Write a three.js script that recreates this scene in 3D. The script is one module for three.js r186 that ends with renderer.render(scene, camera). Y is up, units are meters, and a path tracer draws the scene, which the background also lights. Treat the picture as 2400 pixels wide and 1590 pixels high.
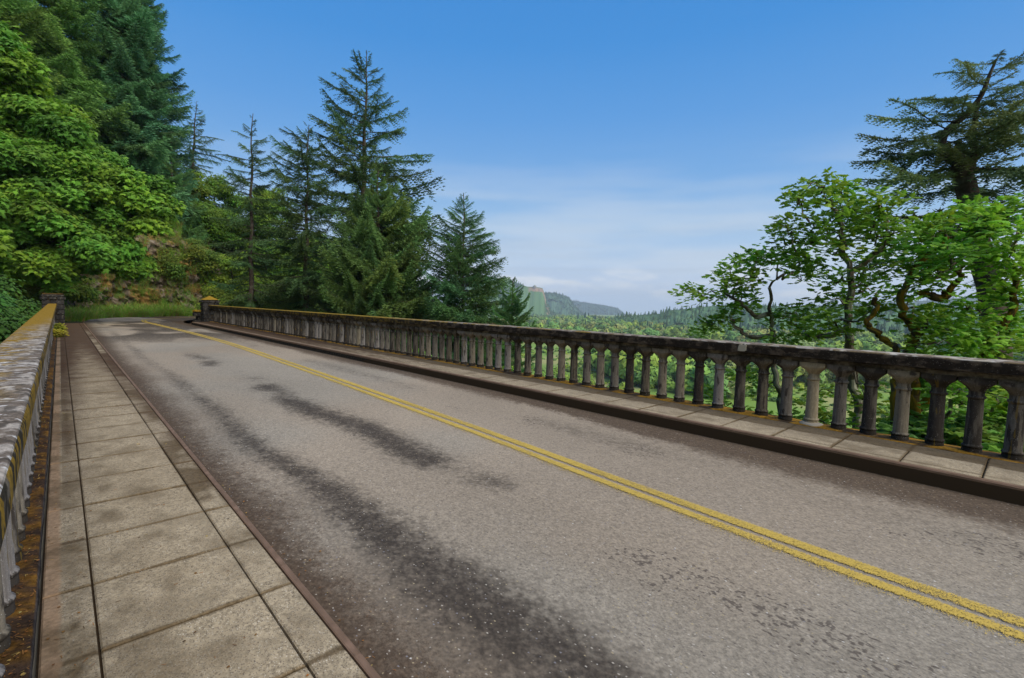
import * as THREE from 'three';
import { mergeGeometries, toCreasedNormals } from 'three/addons/utils/BufferGeometryUtils.js';

// ---------------------------------------------------------------- camera, sky, sun, exposure
const scene = new THREE.Scene();
const camera = new THREE.PerspectiveCamera(69.66, 1024 / 678, 0.05, 30000);
camera.position.set(0, 1.6, 0);                        // eye height above the road, beside the hillside balustrade
camera.rotation.set(-0.0731, -0.7480, 0.0207, 'YXZ');
const renderer = new THREE.WebGLRenderer({ antialias: true });
renderer.toneMapping = THREE.LinearToneMapping;
renderer.toneMappingExposure = 1.0;
renderer.shadowMap.enabled = true;

const sun = new THREE.DirectionalLight(new THREE.Color(1.0, 0.905, 0.74), 5.0);
sun.position.set(16, 66, 54);                          // high behind the camera, spread wide by thin cloud
sun.target.position.set(6, 0, -12);
sun.castShadow = true;
sun.shadow.radius = 125;
sun.shadow.mapSize.set(4096, 4096);
Object.assign(sun.shadow.camera, { left: -60, right: 60, top: 60, bottom: -60, near: 1, far: 260 });
scene.add(sun, sun.target);

// ---------------------------------------------------------------- small tools
function rng(seed) { let s = seed | 0; return () => { s = (s + 0x6d2b79f5) | 0; let t = Math.imul(s ^ (s >>> 15), 1 | s); t = (t + Math.imul(t ^ (t >>> 7), 61 | t)) ^ t; return ((t ^ (t >>> 14)) >>> 0) / 4294967296; }; }
const clamp = (x, a = 0, b = 1) => (x < a ? a : x > b ? b : x);
const ss = (a, b, x) => { const t = clamp((x - a) / (b - a)); return t * t * (3 - 2 * t); };
const mix = (a, b, t) => a + (b - a) * t;
const mix3 = (a, b, t) => [a[0] + (b[0] - a[0]) * t, a[1] + (b[1] - a[1]) * t, a[2] + (b[2] - a[2]) * t];
const h2 = (x, y) => { let n = Math.imul(x | 0, 374761393) + Math.imul(y | 0, 668265263) | 0; n = Math.imul(n ^ (n >>> 13), 1274126177); return ((n ^ (n >>> 16)) >>> 0) / 4294967296; };
const h3 = (x, y, z) => h2(Math.imul(x | 0, 73856093) ^ Math.imul(z | 0, 19349663), y);
function vn(x, y) { const ix = Math.floor(x), iy = Math.floor(y); let u = x - ix, v = y - iy; u = u * u * (3 - 2 * u); v = v * v * (3 - 2 * v); const a = h2(ix, iy), b = h2(ix + 1, iy), c = h2(ix, iy + 1), d = h2(ix + 1, iy + 1); return a + (b - a) * u + (c - a) * v + (a - b - c + d) * u * v; }
function vn3(x, y, z) { const iz = Math.floor(z); let w = z - iz; w = w * w * (3 - 2 * w); return mix(vn(x + iz * 37.7, y + iz * 17.3), vn(x + (iz + 1) * 37.7, y + (iz + 1) * 17.3), w); }
const fbm = (x, y, o = 4) => { let s = 0, a = 0.5, t = 0; for (let i = 0; i < o; i++) { s += a * vn(x, y); t += a; a *= 0.5; x = x * 2.03 + 17.1; y = y * 2.03 + 5.7; } return s / t; };
const fbm3 = (x, y, z, o = 4) => { let s = 0, a = 0.5, t = 0; for (let i = 0; i < o; i++) { s += a * vn3(x, y, z); t += a; a *= 0.5; x = x * 2.03 + 7.1; y = y * 2.03 + 3.7; z = z * 2.03 + 1.9; } return s / t; };
const SRGB = new Uint8Array(4097); for (let i = 0; i <= 4096; i++) { const l = i / 4096; SRGB[i] = Math.round(255 * (l <= 0.0031308 ? 12.92 * l : 1.055 * Math.pow(l, 1 / 2.4) - 0.055)); }
const toS = (l) => SRGB[clamp(l) * 4096 | 0];
const lin = (s) => { s /= 255; return s <= 0.04045 ? s / 12.92 : Math.pow((s + 0.055) / 1.055, 2.4); };
// colour map: fn(u in 0..w metres, v in 0..h metres) returns linear r g b
function colourMap(px, py, x0, y0, w, h, fn) {
  const d = new Uint8Array(px * py * 4);
  for (let j = 0, o = 0; j < py; j++) for (let i = 0; i < px; i++, o += 4) { const c = fn(x0 + (i + 0.5) / px * w, y0 + (j + 0.5) / py * h); d[o] = toS(c[0]); d[o + 1] = toS(c[1]); d[o + 2] = toS(c[2]); d[o + 3] = c.length > 3 ? Math.round(255 * clamp(c[3])) : 255; }
  const t = new THREE.DataTexture(d, px, py, THREE.RGBAFormat); t.colorSpace = THREE.SRGBColorSpace; t.magFilter = THREE.LinearFilter; t.minFilter = THREE.LinearMipmapLinearFilter; t.generateMipmaps = true;
  t.wrapS = t.wrapT = THREE.RepeatWrapping; t.repeat.set(1 / w, 1 / h); t.offset.set(-x0 / w, -y0 / h); t.needsUpdate = true; return t;
}
function greyMap(n, w, fn) { const t = colourMap(n, n, 0, 0, w, w, (x, y) => { const g = fn(x, y); return [g, g, g]; }); t.colorSpace = THREE.NoColorSpace; return t; }
function std(o) { return new THREE.MeshPhysicalMaterial({ roughness: 0.9, metalness: 0, specularIntensity: 0.25, ...o }); }
const used = new Map();
function numbered(name) { const n = used.get(name) ?? 0; used.set(name, n + 1); return n ? `${name}_${String(n).padStart(3, '0')}` : name; }
function shade(o) { o.castShadow = o.receiveShadow = true; return o; }
function mesh(name, geo, mat, parent) { const m = shade(new THREE.Mesh(geo, mat)); m.name = parent ? name : numbered(name); (parent ?? scene).add(m); return m; }
function group(name, x = 0, y = 0, z = 0) { const g = new THREE.Group(); g.name = numbered(name); g.position.set(x, y, z); scene.add(g); return g; }
function tag(o, label, category, grp, kind) { o.userData = { label, category }; if (grp) o.userData.group = grp; if (kind) o.userData.kind = kind; return o; }
function instanced(name, geo, mat, mats, cols, parent, kind = 'stuff') {
  const m = shade(new THREE.InstancedMesh(geo, mat, mats.length)); m.name = parent ? name : numbered(name);
  mats.forEach((x, i) => { m.setMatrixAt(i, x); if (cols) m.setColorAt(i, cols[i]); });
  if (kind) m.userData.kind = kind; (parent ?? scene).add(m); return m;
}
function geoFrom(pos, idx, uv, col) { const g = new THREE.BufferGeometry(); g.setAttribute('position', new THREE.Float32BufferAttribute(pos, 3)); if (uv) g.setAttribute('uv', new THREE.Float32BufferAttribute(uv, 2)); if (col) g.setAttribute('color', new THREE.Float32BufferAttribute(col, 3)); if (idx) g.setIndex(idx); return g; }
const V = (x, y, z) => new THREE.Vector3(x, y, z);

// ---------------------------------------------------------------- the sky: blue above, thin streaked cloud towards the horizon
{
  const W = 2048, H = 1024, d = new Float32Array(W * H * 4);
  const stops = [[0, [196, 213, 236]], [2, [198, 214, 237]], [5, [184, 209, 237]], [9, [158, 196, 234]], [14, [122, 174, 229]], [20, [96, 159, 225]], [27, [72, 146, 219]], [36, [60, 136, 212]], [60, [50, 124, 204]], [90, [46, 118, 200]]].map(([e, c]) => [e, c.map(lin)]);
  for (let j = 0; j < H; j++) {
    const e = ((j + 0.5) / H - 0.5) * 180; let k = 0; const ec = Math.max(0, e); while (k < stops.length - 2 && ec > stops[k + 1][0]) k++;
    const base = mix3(stops[k][1], stops[k + 1][1], clamp((ec - stops[k][0]) / (stops[k + 1][0] - stops[k][0])));
    for (let i = 0; i < W; i++) {
      const az = (i + 0.5) / W * 360, seam = 1 - ss(340, 360, az), a2 = az; let c = base.slice();
      if (e > 0 && e < 40) {
        const n = (sx, sy, o, q) => mix(fbm((a2 - 360) * sx + q, e * sy, o), fbm(a2 * sx + q, e * sy, o), seam);
        const streak = ss(0.32, 0.78, n(0.07, 0.55, 6, 3.1)) * ss(0, 1.5, e) * (1 - ss(7, 19, e));
        const grey = ss(0.42, 0.72, n(0.05, 1.5, 5, 41.3)) * ss(0.3, 2.5, e) * (1 - ss(6, 13, e));
        const puff = ss(0.44, 0.66, n(0.16, 0.8, 5, 77.7)) * ss(0.2, 1.3, e) * (1 - ss(2.6, 5.2, e));
        c = mix3(c, [0.66, 0.74, 0.84], 0.5 * streak); c = mix3(c, [0.48, 0.58, 0.72], 0.36 * grey); c = mix3(c, [0.88, 0.905, 0.94], 0.72 * puff); const under = ss(0.5, 0.7, n(0.16, 0.8, 5, 77.7)) * ss(0.4, 0.65, n(0.3, 1.6, 4, 12.1)) * ss(0.2, 1.0, e) * (1 - ss(1.8, 4.2, e)); c = mix3(c, [0.53, 0.61, 0.72], 0.55 * under);
      }
      const o = (j * W + i) * 4; d[o] = c[0]; d[o + 1] = c[1]; d[o + 2] = c[2]; d[o + 3] = 1;
    }
  }
  const t = new THREE.DataTexture(d, W, H, THREE.RGBAFormat, THREE.FloatType); t.mapping = THREE.EquirectangularReflectionMapping; t.magFilter = THREE.LinearFilter; t.needsUpdate = true;
  scene.background = t; scene.environment = t;
}

// ---------------------------------------------------------------- where things run
const driftR = (z) => 0.011 * Math.min(0, z + 2);       // the valley side of the bridge closes in a little towards the far end
const KERB_L = 0.86, KERB_R = 5.84, Z0 = 7, Z1 = -33;
const leftEdge = new THREE.CatmullRomCurve3([[0.84, 7], [0.84, -10], [0.84, -22], [0.84, -33], [1.0, -38], [1.6, -42], [3.4, -45.6], [6.8, -47.2], [12, -47.6], [20, -47], [34, -44]].map(([x, z]) => V(x, 0, z)), false, 'centripetal');
const rightEdge = new THREE.CatmullRomCurve3([[5.9, 7], [5.87, -2], [5.81, -10], [5.68, -22], [5.55, -33], [5.6, -36], [6.3, -39], [8.0, -41.1], [11, -42], [15, -42.2], [22, -41.4], [34, -38.5]].map(([x, z]) => V(x, 0, z)), false, 'centripetal');
const centre = new THREE.CatmullRomCurve3([[3.5, 7], [3.52, 0], [3.62, -2.3], [3.78, -4.9], [4.08, -12], [4.28, -20], [4.16, -27], [3.9, -34], [3.82, -38], [4.3, -41], [5.9, -43.2], [8.6, -44.4], [13, -44.8], [20, -44.2], [33, -41.3]].map(([x, z]) => V(x, 0, z)), false, 'centripetal');
const roadPts = centre.getSpacedPoints(120);
function roadDist(x, z) { let m = 1e9; for (const p of roadPts) { const d = (p.x - x) ** 2 + (p.z - z) ** 2; if (d < m) m = d; } return Math.sqrt(m); }

// ---------------------------------------------------------------- terrain: one sheet to the horizon
function ground(x, z) {
  const d = Math.hypot(x, z), shelf = 6.5 + 13 * ss(-27, -38, z);
  let y = -38 * Math.pow(ss(0, 1, (x - shelf) / 95), 0.62) - 0.0118 * Math.max(0, d - 60);
  y -= 7.5 * ss(-33.6, -28, z) * ss(-60, -8, x) * (1 - 0.55 * ss(8, 14, x));                       // the dell under the bridge
  const away = x / Math.max(1, -z);
  y += (z < 0 ? 1 - ss(0.56, 0.8, away) : 0) * Math.min(11, 0.50 * Math.max(0, -z - 51 - 0.3 * Math.max(0, x - 14)));
  y += Math.min(95, 0.95 * Math.max(0, -x - 8)) * (1 - ss(-30, -44, z) * 0.35);
  y += (fbm(x * 0.11, z * 0.11) - 0.5) * 2.2 * ss(12, 60, d) + (fbm(x * 0.5 + 9, z * 0.5) - 0.5) * 0.5;
  if (z < -30 && x > -6 && x < 36) { const r = roadDist(x, z), k = 1 - ss(3.2, 7, r); y = mix(y, r < 2.9 ? -0.3 : -0.12 + 0.03 * (r - 2.9), k); }
  return y;
}
{
  const na = 360, radii = [0]; for (let r = 2.5; r < 7500; r *= r < 90 ? 1.026 : 1.05) radii.push(r);
  const pos = [], col = [], uv = [], idx = [];
  for (const r of radii) for (let i = 0; i <= na; i++) {
    const a = i / na * 2 * Math.PI, x = r * Math.sin(a), z = -r * Math.cos(a), y = ground(x, z); pos.push(x, y, z); uv.push(x, z);
    const low = ss(-18, -30, y), n = fbm(x * 0.02, z * 0.02, 4), m = fbm(x * 0.35, z * 0.35, 3);
    let c = mix3([0.075, 0.062, 0.034], [0.06, 0.105, 0.026], ss(0.35, 0.6, m));
    c = mix3(c, mix3([0.19, 0.31, 0.055], [0.33, 0.33, 0.12], ss(0.45, 0.62, n + 0.3 * (fbm(x * 0.11, z * 0.11, 3) - 0.5))), low);
    const rd = z < -30 && r < 80 ? roadDist(x, z) : 99; c = mix3([0.11, 0.058, 0.032], c, ss(3.0, 3.7, rd));
    col.push(...c);
  }
  for (let j = 0; j < radii.length - 1; j++) for (let i = 0; i < na; i++) { const a = j * (na + 1) + i, b = a + na + 1; idx.push(a, a + 1, b, b, a + 1, b + 1); }
  const g = geoFrom(pos, idx, uv, col); g.computeVertexNormals();
  const soil = greyMap(512, 3, (x, y) => 0.6 + 0.4 * h2(x * 170, y * 170) * fbm(x * 9, y * 9, 3) * 1.6);
  const t = mesh('terrain', g, std({ vertexColors: true, map: soil, roughness: 1 })); tag(t, 'green land falling from the road down to the wide valley floor', 'terrain', null, 'structure');
}

// ---------------------------------------------------------------- asphalt
const roadDark = (x, z) => {
  const along = fbm(z * 0.28 + 3, 1.7, 3), w1 = 1.56 + 0.16 * (vn(z * 0.5, 9.1) - 0.5);
  const worn = ss(-14, -7, z);
  const d1 = Math.exp(-(((x - w1) / (0.22 + 0.15 * ss(-5, -1, z))) ** 2)) * (0.12 + 0.72 * along + 0.34 * worn * ss(-9, -2, z));
  const p2 = ss(0.3, 0.62, 0.6 * vn(z * 0.45 + 0.2, 4.4) + 0.4 * vn(z * 1.6, 8.1 + x * 2)) * ss(-24, -10, z) + 0.25;
  const d2 = Math.exp(-(((x - 2.68 - 0.25 * (vn(z * 0.7, 2.2) - 0.5)) / 0.3) ** 2)) * p2 * (z > -2.5 ? 0.3 : 0.72);
  const d3 = Math.exp(-(((x - 4.75) / 0.3) ** 2)) * 0.4 * ss(0.35, 0.6, vn(z * 0.5, 8.8));
  const far = ss(-14, -26, z) * 0.85 * ss(0.42, 0.62, fbm(x * 0.55 + 3, z * 0.22, 3));
  return Math.max(d1, d2, d3, far);
};
function asphalt(x, z) {
  const fine = h2(Math.floor(x * 300), Math.floor(z * 210)), mid = vn(x * 95, z * 80), big = fbm(x * 0.8, z * 0.35, 3), clump = fbm(x * 14, z * 11, 3), pebble = vn(x * 42 + 3, z * 36);
  const peb2 = vn(x * 60 + 11, z * 52); let l = (0.44 + 0.46 * fine + 0.42 * mid + 0.30 * peb2) * (0.84 + 0.32 * big);
  let c = [0.278 * l, 0.229 * l, 0.170 * l];
  const cool = ss(0.45, 0.7, fbm(x * 0.35 + 20, z * 0.3, 3)); c = mix3(c, [0.243 * l, 0.222 * l, 0.180 * l], 0.6 * cool);
  const d = roadDark(x, z), grain = 0.30 * (clump - 0.5) * 2 + 0.30 * (fine - 0.5) + 0.42 * (pebble - 0.5);
  const m = ss(0.12, 1.0, d + 0.7 * grain); c = mix3(c, [0.030 + 0.06 * mid * peb2, 0.024 + 0.046 * mid * peb2, 0.019 + 0.033 * mid * peb2], 0.93 * m);
  const gl = ss(1.52 + 0.2 * (vn(z * 1.3, 3) - 0.5), 0.95, x + grain * 0.3), gr = ss(5.02 + 0.34 * (vn(z * 0.62, 5) - 0.5) + 0.3 * ss(-2.5, -7, z), 5.36 + 0.26 * ss(-2.5, -7, z), x - driftR(z) + grain * 0.3) * 0.92;
  const gut = [0.048 + 0.07 * mid * peb2, 0.031 + 0.048 * mid * peb2, 0.019 + 0.03 * mid * peb2]; c = mix3(c, gut, 0.93 * Math.max(gl, gr));
  // picked-out aggregate and pits
  const cx = Math.floor(x * 46), cz = Math.floor(z * 40), r1 = h2(cx + 91, cz - 13); if (r1 < 0.2) { const px = (cx + 0.25 + 0.5 * h2(cx, cz)) / 46, pz = (cz + 0.25 + 0.5 * h2(cx + 5, cz)) / 40, rr = 0.0018 + 0.0030 * h2(cx, cz + 7); if ((x - px) ** 2 + ((z - pz) * 0.85) ** 2 < rr * rr) { const q = h2(cx + 3, cz + 3); c = q < 0.36 ? [0.40, 0.36, 0.30] : q < 0.56 ? [0.36, 0.29, 0.17] : q < 0.72 ? [0.2, 0.19, 0.2] : q < 0.76 ? [0.58, 0.55, 0.5] : [0.10, 0.085, 0.075]; } }
  const pit = fbm(x * 52, z * 40, 2), zone = ss(0.5, 0.8, fbm(x * 1.9 + 5, z * 1.3, 2)) * (0.2 + 0.85 * Math.exp(-(((x - 2.7) / 0.3) ** 2)) + 0.6 * Math.exp(-(((x - 4.6) / 0.3) ** 2))); c = mix3(c, [0.06, 0.048, 0.04], 0.7 * ss(0.25, 0.5, zone * ss(0.6, 0.78, pit)));
  return c;
}
{
  const near = colourMap(2048, 2048, 0.7, -1.2, 5.3, 11.4, (x, v) => asphalt(x, -v)), far = colourMap(2048, 2048, 0.5, 8.2, 9.5, 41, (x, v) => asphalt(x, -v));
  const rough = greyMap(512, 0.8, (x, y) => 0.2 + 0.5 * vn(x * 110, y * 110) + 0.4 * h2(x * 640, y * 640));
  const mats = [near, far].map((m) => std({ map: m, bumpMap: rough, bumpScale: 0.0035, roughness: 0.82 }));
  const N = 420, M = 14, pos = [], uv = [], iN = [], iF = [];
  for (let j = 0; j <= N; j++) { const t = j / N, a = leftEdge.getPoint(t), b = rightEdge.getPoint(t); for (let i = 0; i <= M; i++) { const s = i / M, x = mix(a.x, b.x, s), z = mix(a.z, b.z, s); pos.push(x, 0.03 * Math.sin(Math.PI * s) * ss(-60, -5, -Math.abs(z)) * 0 + 0.004 * (fbm(x, z * 0.5) - 0.5), z); uv.push(x, -z); } }
  for (let j = 0; j < N; j++) for (let i = 0; i < M; i++) { const a = j * (M + 1) + i, b = a + M + 1, l = pos[a * 3 + 2] > -9 ? iN : iF; l.push(a, a + 1, b, b, a + 1, b + 1); }
  const g = geoFrom(pos, [...iN, ...iF], uv); g.addGroup(0, iN.length, 0); g.addGroup(iN.length, iF.length, 1); g.computeVertexNormals();
  const road = mesh('road', g, mats); tag(road, 'worn grey asphalt road with dark wheel tracks crossing the bridge', 'road', null, 'structure');
  // double yellow line, worn through to the stones
  const paint = (spray) => { const t = colourMap(128, 2048, 0, 0, 1, 6, (u, v) => {
      const e = Math.min(u, 1 - u), g1 = h2(Math.floor(u * 60), Math.floor(v * 330)), g2 = vn(u * 15, v * 80), wear = fbm(u * 1.5 + spray * 9, v * 0.9, 3);
      const edge = spray ? (0.3 * ss(0, 0.35, u) + 0.75 * ss(0.36, 0.6, u)) * ss(1, 0.82, u) : 0.92 * ss(0, 0.26, e);
      const on = edge * (0.9 + 0.5 * (wear - 0.5)) + 0.75 * (g1 - 0.5) + 0.6 * (g2 - 0.5); const l = 0.7 + 0.3 * g2 + 0.25 * g1;
      return [0.46 * l, 0.325 * l, 0.07 * l, on > 0.56 ? 1 : 0];
    }); return std({ map: t, alphaTest: 0.5, roughness: 0.75, transparent: false }); };
  const line = (off, w, mat) => { const p = [], u = [], ix = [], n = 500; for (let j = 0; j <= n; j++) { const t = j / n, c = centre.getPoint(t), d = centre.getTangent(t), nx = -d.z, nz = d.x, l = centre.getLength() * t; for (const s of [0, 1]) { const k = off + (s - 0.5) * w; p.push(c.x + nx * k, 0.0065, c.z + nz * k); u.push(s, l); } if (j < n) { const a = j * 2; ix.push(a, a + 1, a + 2, a + 2, a + 1, a + 3); } } const gg = geoFrom(p, ix, u); gg.computeVertexNormals(); const m = mesh('centre_line', gg, mat, road); return m; };
  line(-0.105, 0.21, paint(1)); line(0.085, 0.155, paint(0));
}

// ---------------------------------------------------------------- sidewalks, laid slab by slab
const moss = [0.205, 0.135, 0.014], mossDark = [0.10, 0.062, 0.012], soilDark = [0.055, 0.037, 0.021];
function slabGeo(x0, x1, z0, z1, y, th, b, skew) {           // z0 > z1; skew(z) shifts x
  const p = [], uv = [], idx = [], ring = (xa, xb, za, zb, yy) => { const s = p.length / 3; for (const [x, z] of [[xa, za], [xb, za], [xb, zb], [xa, zb]]) { const X = x + (skew ? skew(z) : 0); p.push(X, yy, z); uv.push(x, -z); } return s; };
  const t = ring(x0 + b, x1 - b, z0 - b, z1 + b, y), e = ring(x0, x1, z0, z1, y - b * 0.8), f = ring(x0, x1, z0, z1, y - th); const q = (a, bb, c, d) => idx.push(a, bb, c, a, c, d);
  q(t, t + 1, t + 2, t + 3); for (let i = 0; i < 4; i++) { const j = (i + 1) % 4; q(e + i, e + j, t + j, t + i); q(f + i, f + j, e + j, e + i); }
  const g = geoFrom(p, idx, uv).toNonIndexed(); g.computeVertexNormals(); return g;
}
function slabColour(x, z, side) {
  const f = h2(Math.floor(x * 330), Math.floor(z * 230)), m = vn(x * 80, z * 70), b = fbm(x * 2.2 + side * 40, z * 1.6, 4), cl = fbm(x * 11, z * 9 + side * 9, 3);
  let l = (0.46 + 0.46 * f + 0.6 * m) * (0.82 + 0.36 * b), c = [0.335 * l, 0.272 * l, 0.180 * l];
  if (f > 0.965) c = [0.56, 0.5, 0.4]; if (f < 0.06) c = [0.12, 0.095, 0.07];
  const dirt = [0.056 + 0.05 * m, 0.038 + 0.033 * m, 0.018 + 0.017 * m], brown = [0.040 + 0.036 * f, 0.023 + 0.019 * f, 0.013 + 0.010 * f], gr = (cl - 0.5) * 0.9 + (f - 0.5) * 0.2;
  const st = side ? 0.58 : 0.625, jz = ((((side ? 6.715 : 6.865) - z) % st) + st) % st, dj = Math.min(jz, st - jz);
  c = mix3(c, dirt, 0.85 * ss(0.03, 0.004, dj + gr * 0.03)); c = mix3(c, dirt, 0.55 * ss(0.56, 0.72, fbm(x * 5 + side * 7, z * 3.2, 4) * 0.6 + 0.4 * cl + 0.3 * (f - 0.5) + 0.2 * (m - 0.5)));
  if (side === 0) {
    c = mix3(c, [0.30 * (0.8 + 0.4 * m), 0.195 * (0.8 + 0.4 * m), 0.115 * (0.8 + 0.4 * m)], ss(-0.035, -0.06, x + gr * 0.02) * 0.85);      // trodden sand beside the gutter
    c = mix3(c, dirt, 0.8 * Math.exp(-(((x + 0.005 - 0.03 * (vn(z * 1.1, 2) - 0.5)) / 0.035) ** 2)) * ss(0.3, 0.6, fbm(z * 0.8, 7, 2) + gr * 0.4));
    c = mix3(c, dirt, 0.55 * ss(0.40, 0.70, b + gr * 0.4) * (x > 0.66 ? 1.5 : x < 0.07 ? 1.1 : 0.5));
    c = mix3(c, dirt, 0.75 * ss(0.79, 0.83, x + gr * 0.03) * ss(0.35, 0.6, vn(z * 0.9, 31)));
    const keep = x < -0.035 ? ss(-26, -18, z) : x > 0.69 ? ss(0.35, 0.6, vn(z * 0.4, 12.5)) * ss(-28, -22, z) * ss(0.66, 0.72, x) : 0;
    c = mix3(c, brown, 0.93 * ss(-4.5, -17, z + gr * 9 + 3.4 * Math.cos((x - 0.4) * 7)) * (1 - 0.8 * keep));
  } else {
    c = mix3(c, dirt, 0.75 * ss(6.40, 6.47, x + gr * 0.06)); c = mix3(c, dirt, 0.6 * Math.exp(-(((x - 6.02 - 0.05 * (vn(z * 0.6, 2) - 0.5)) / 0.022) ** 2)) * ss(0.45, 0.6, fbm(z * 1.4, 3, 3)));
    c = mix3(c, dirt, 0.5 * ss(5.95, 5.89, x + gr * 0.03)); c = mix3(c, brown, 0.92 * ss(-6, -17, z + gr * 12 + 4 * (x - 6.1)) * (x < 6.02 ? 0.55 : 1));
  }
  return c;
}
const concreteGrain = greyMap(512, 0.7, (x, y) => 0.25 + 0.45 * vn(x * 120, y * 120) + 0.35 * h2(x * 730, y * 730));
const soilMat = std({ color: new THREE.Color(...soilDark), roughness: 1 });
{
  const maps = (side, x0) => [colourMap(512, 2048, x0, -1.2, 1.15, 8.7, (x, v) => slabColour(x, -v, side)), colourMap(512, 2048, x0, 7.5, 1.15, 26.5, (x, v) => slabColour(x, -v, side))].map((m) => std({ map: m, bumpMap: concreteGrain, bumpScale: 0.003, roughness: 0.88 }));
  const r = rng(5);
  const build = (name, label, side, x0, cuts, skew) => {
    const g = group(name); tag(g, label, 'sidewalk', null, 'structure'); const mats = maps(side, x0);
    const bed = slabGeo(cuts[0][0] - 0.004, cuts[cuts.length - 1][1] - 0.01, Z0, Z1, 0.128, 0.4, 0.004, skew); mesh('bed', bed, soilMat, g);
    for (const [a, b, step, off] of cuts) for (let z = off; z > Z1 + 0.1; z -= step) { const zb = Math.max(Z1, z - step), jog = (r() - 0.5) * 0.004; mesh('slab', slabGeo(a + 0.0045, b - 0.0045, z - 0.0045, zb + 0.0045, 0.15 + jog, 0.1, 0.007, skew), mats[z > -7.5 ? 0 : 1], g); }
    return g;
  };
  const left = build('sidewalk', 'narrow slabbed sidewalk beside the hillside balustrade, with brown litter farther along', 0, -0.14, [[-0.115, 0.07, 1.25, 6.865], [0.07, 0.672, 0.625, 6.865], [0.672, 0.827, 1.25, 6.24]]);
  const right = build('sidewalk', 'buff slabbed sidewalk under the valley-side balustrade behind the black kerb', 1, 5.82, [[5.905, 6.45, 0.58, 6.715], [6.45, 6.80, 1.16, 6.715]], driftR);
  // steel nosing and kerb faces
  const rust = std({ map: colourMap(256, 512, 0, 0, 0.3, 0.9, (x, y) => { const n = fbm(x * 40, y * 14, 4), f = h2(x * 700, y * 500); return [0.105 + 0.12 * n + 0.04 * f, 0.068 + 0.075 * n + 0.025 * f, 0.050 + 0.055 * n]; }), roughness: 0.6, metalness: 0.15 });
  const faceL = std({ map: colourMap(512, 512, 0, 0, 0.8, 0.8, (x, y) => { const n = fbm(x * 24, y * 24, 4), f = h2(x * 200, y * 200); return f > 0.985 ? [0.33, 0.25, 0.07] : f > 0.93 ? [0.085, 0.07, 0.05] : [0.012 + 0.045 * n, 0.010 + 0.037 * n, 0.009 + 0.029 * n]; }), bumpMap: concreteGrain, bumpScale: 0.012, roughness: 0.85 });
  const strip = (name, section, mat, parent, skew, zs = Z0, ze = Z1) => { // section: closed loop of [x,y]
    const n = Math.round((zs - ze) / 0.5), p = [], uv = [], ix = [], k = section.length; for (let j = 0; j <= n; j++) { const z = mix(zs, ze, j / n); section.forEach(([x, y], i) => { p.push(x + (skew ? skew(z) : 0), y, z); uv.push(x + y, -z); }); }
    for (let j = 0; j < n; j++) for (let i = 0; i < k; i++) { const a = j * k + i, b = j * k + (i + 1) % k; ix.push(a, b, a + k, a + k, b, b + k); }
    const last = n * k; for (let i = 1; i < k - 1; i++) { ix.push(0, i + 1, i, last, last + i, last + i + 1); }
    const g = geoFrom(p, ix, uv).toNonIndexed(); g.computeVertexNormals(); return mesh(name, g, mat, parent); };
  strip('kerb_nosing', [[0.828, 0.10], [0.862, 0.10], [0.862, 0.147], [0.855, 0.153], [0.834, 0.153], [0.828, 0.150]], rust, left);
  strip('kerb_face', [[0.80, -0.3], [0.858, -0.3], [0.856, 0.098], [0.80, 0.098]], faceL, left);
  strip('kerb_nosing', [[5.842, 0.102], [5.846, 0.142], [5.856, 0.154], [5.893, 0.155], [5.902, 0.150], [5.902, 0.102]], rust, right, driftR);
  strip('kerb_face', [[5.852, -0.3], [5.848, 0.100], [5.92, 0.100], [5.92, -0.3]], faceL, right, driftR);
  // slab that carries everything
  const deck = strip('bridge_deck', [[-0.55, -0.85], [7.3, -0.85], [7.3, 0.10], [6.9, 0.12], [6.0, 0.05], [5.93, -0.02], [0.80, -0.02], [0.7, 0.05], [-0.1, 0.10], [-0.55, 0.12]], std({ map: colourMap(256, 256, 0, 0, 2, 2, (x, y) => { const n = fbm(x * 5, y * 5, 5); return [0.16 + 0.1 * n, 0.15 + 0.09 * n, 0.12 + 0.08 * n]; }) }), undefined, (z) => 0.25 * driftR(z));
  tag(deck, 'mossy concrete deck of the bridge below the balustrades', 'bridge', null, 'structure');
}
// ---------------------------------------------------------------- balustrades
const lichen = colourMap(1024, 1024, 0, 0, 1.2, 1.2, (x, y) => { const f = h2(Math.floor(x * 420), Math.floor(y * 420)), m = vn(x * 60, y * 60), b = fbm(x * 6, y * 6, 4), w = ss(0.62, 0.72, fbm(x * 13 + 8, y * 13, 4)); let l = (0.24 + 0.30 * f + 0.42 * m) * (0.55 + 0.8 * b); return [mix(l, 0.92, 0.5 * w), mix(l, 0.91, 0.5 * w), mix(l, 0.87, 0.5 * w)]; });
const railMat = std({ vertexColors: true, map: lichen, bumpMap: concreteGrain, bumpScale: 0.006, roughness: 0.92 });
function railSection(x0, x1, y0, y1) {
  const b = 0.018, sec = []; const push = (x, y, f) => sec.push([x, y, f]);
  push(x0, y0, 'L'); push(x0, mix(y0, y1, 0.35), 'L'); push(x0, mix(y0, y1, 0.7), 'L'); push(x0 + 0.003, y1 - b, 'L'); push(x0 + b * 0.5, y1 - b * 0.3, 'T'); for (let i = 0; i <= 6; i++) push(mix(x0 + b, x1 - b, i / 6), y1 + 0.004 * Math.sin(Math.PI * i / 6), 'T'); push(x1 - b * 0.5, y1 - b * 0.3, 'T'); push(x1 - 0.003, y1 - b, 'R'); push(x1, mix(y0, y1, 0.7), 'R'); push(x1, mix(y0, y1, 0.35), 'R'); push(x1, y0, 'R'); push(mix(x0, x1, 0.5), y0, 'B');
  return sec;
}
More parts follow.
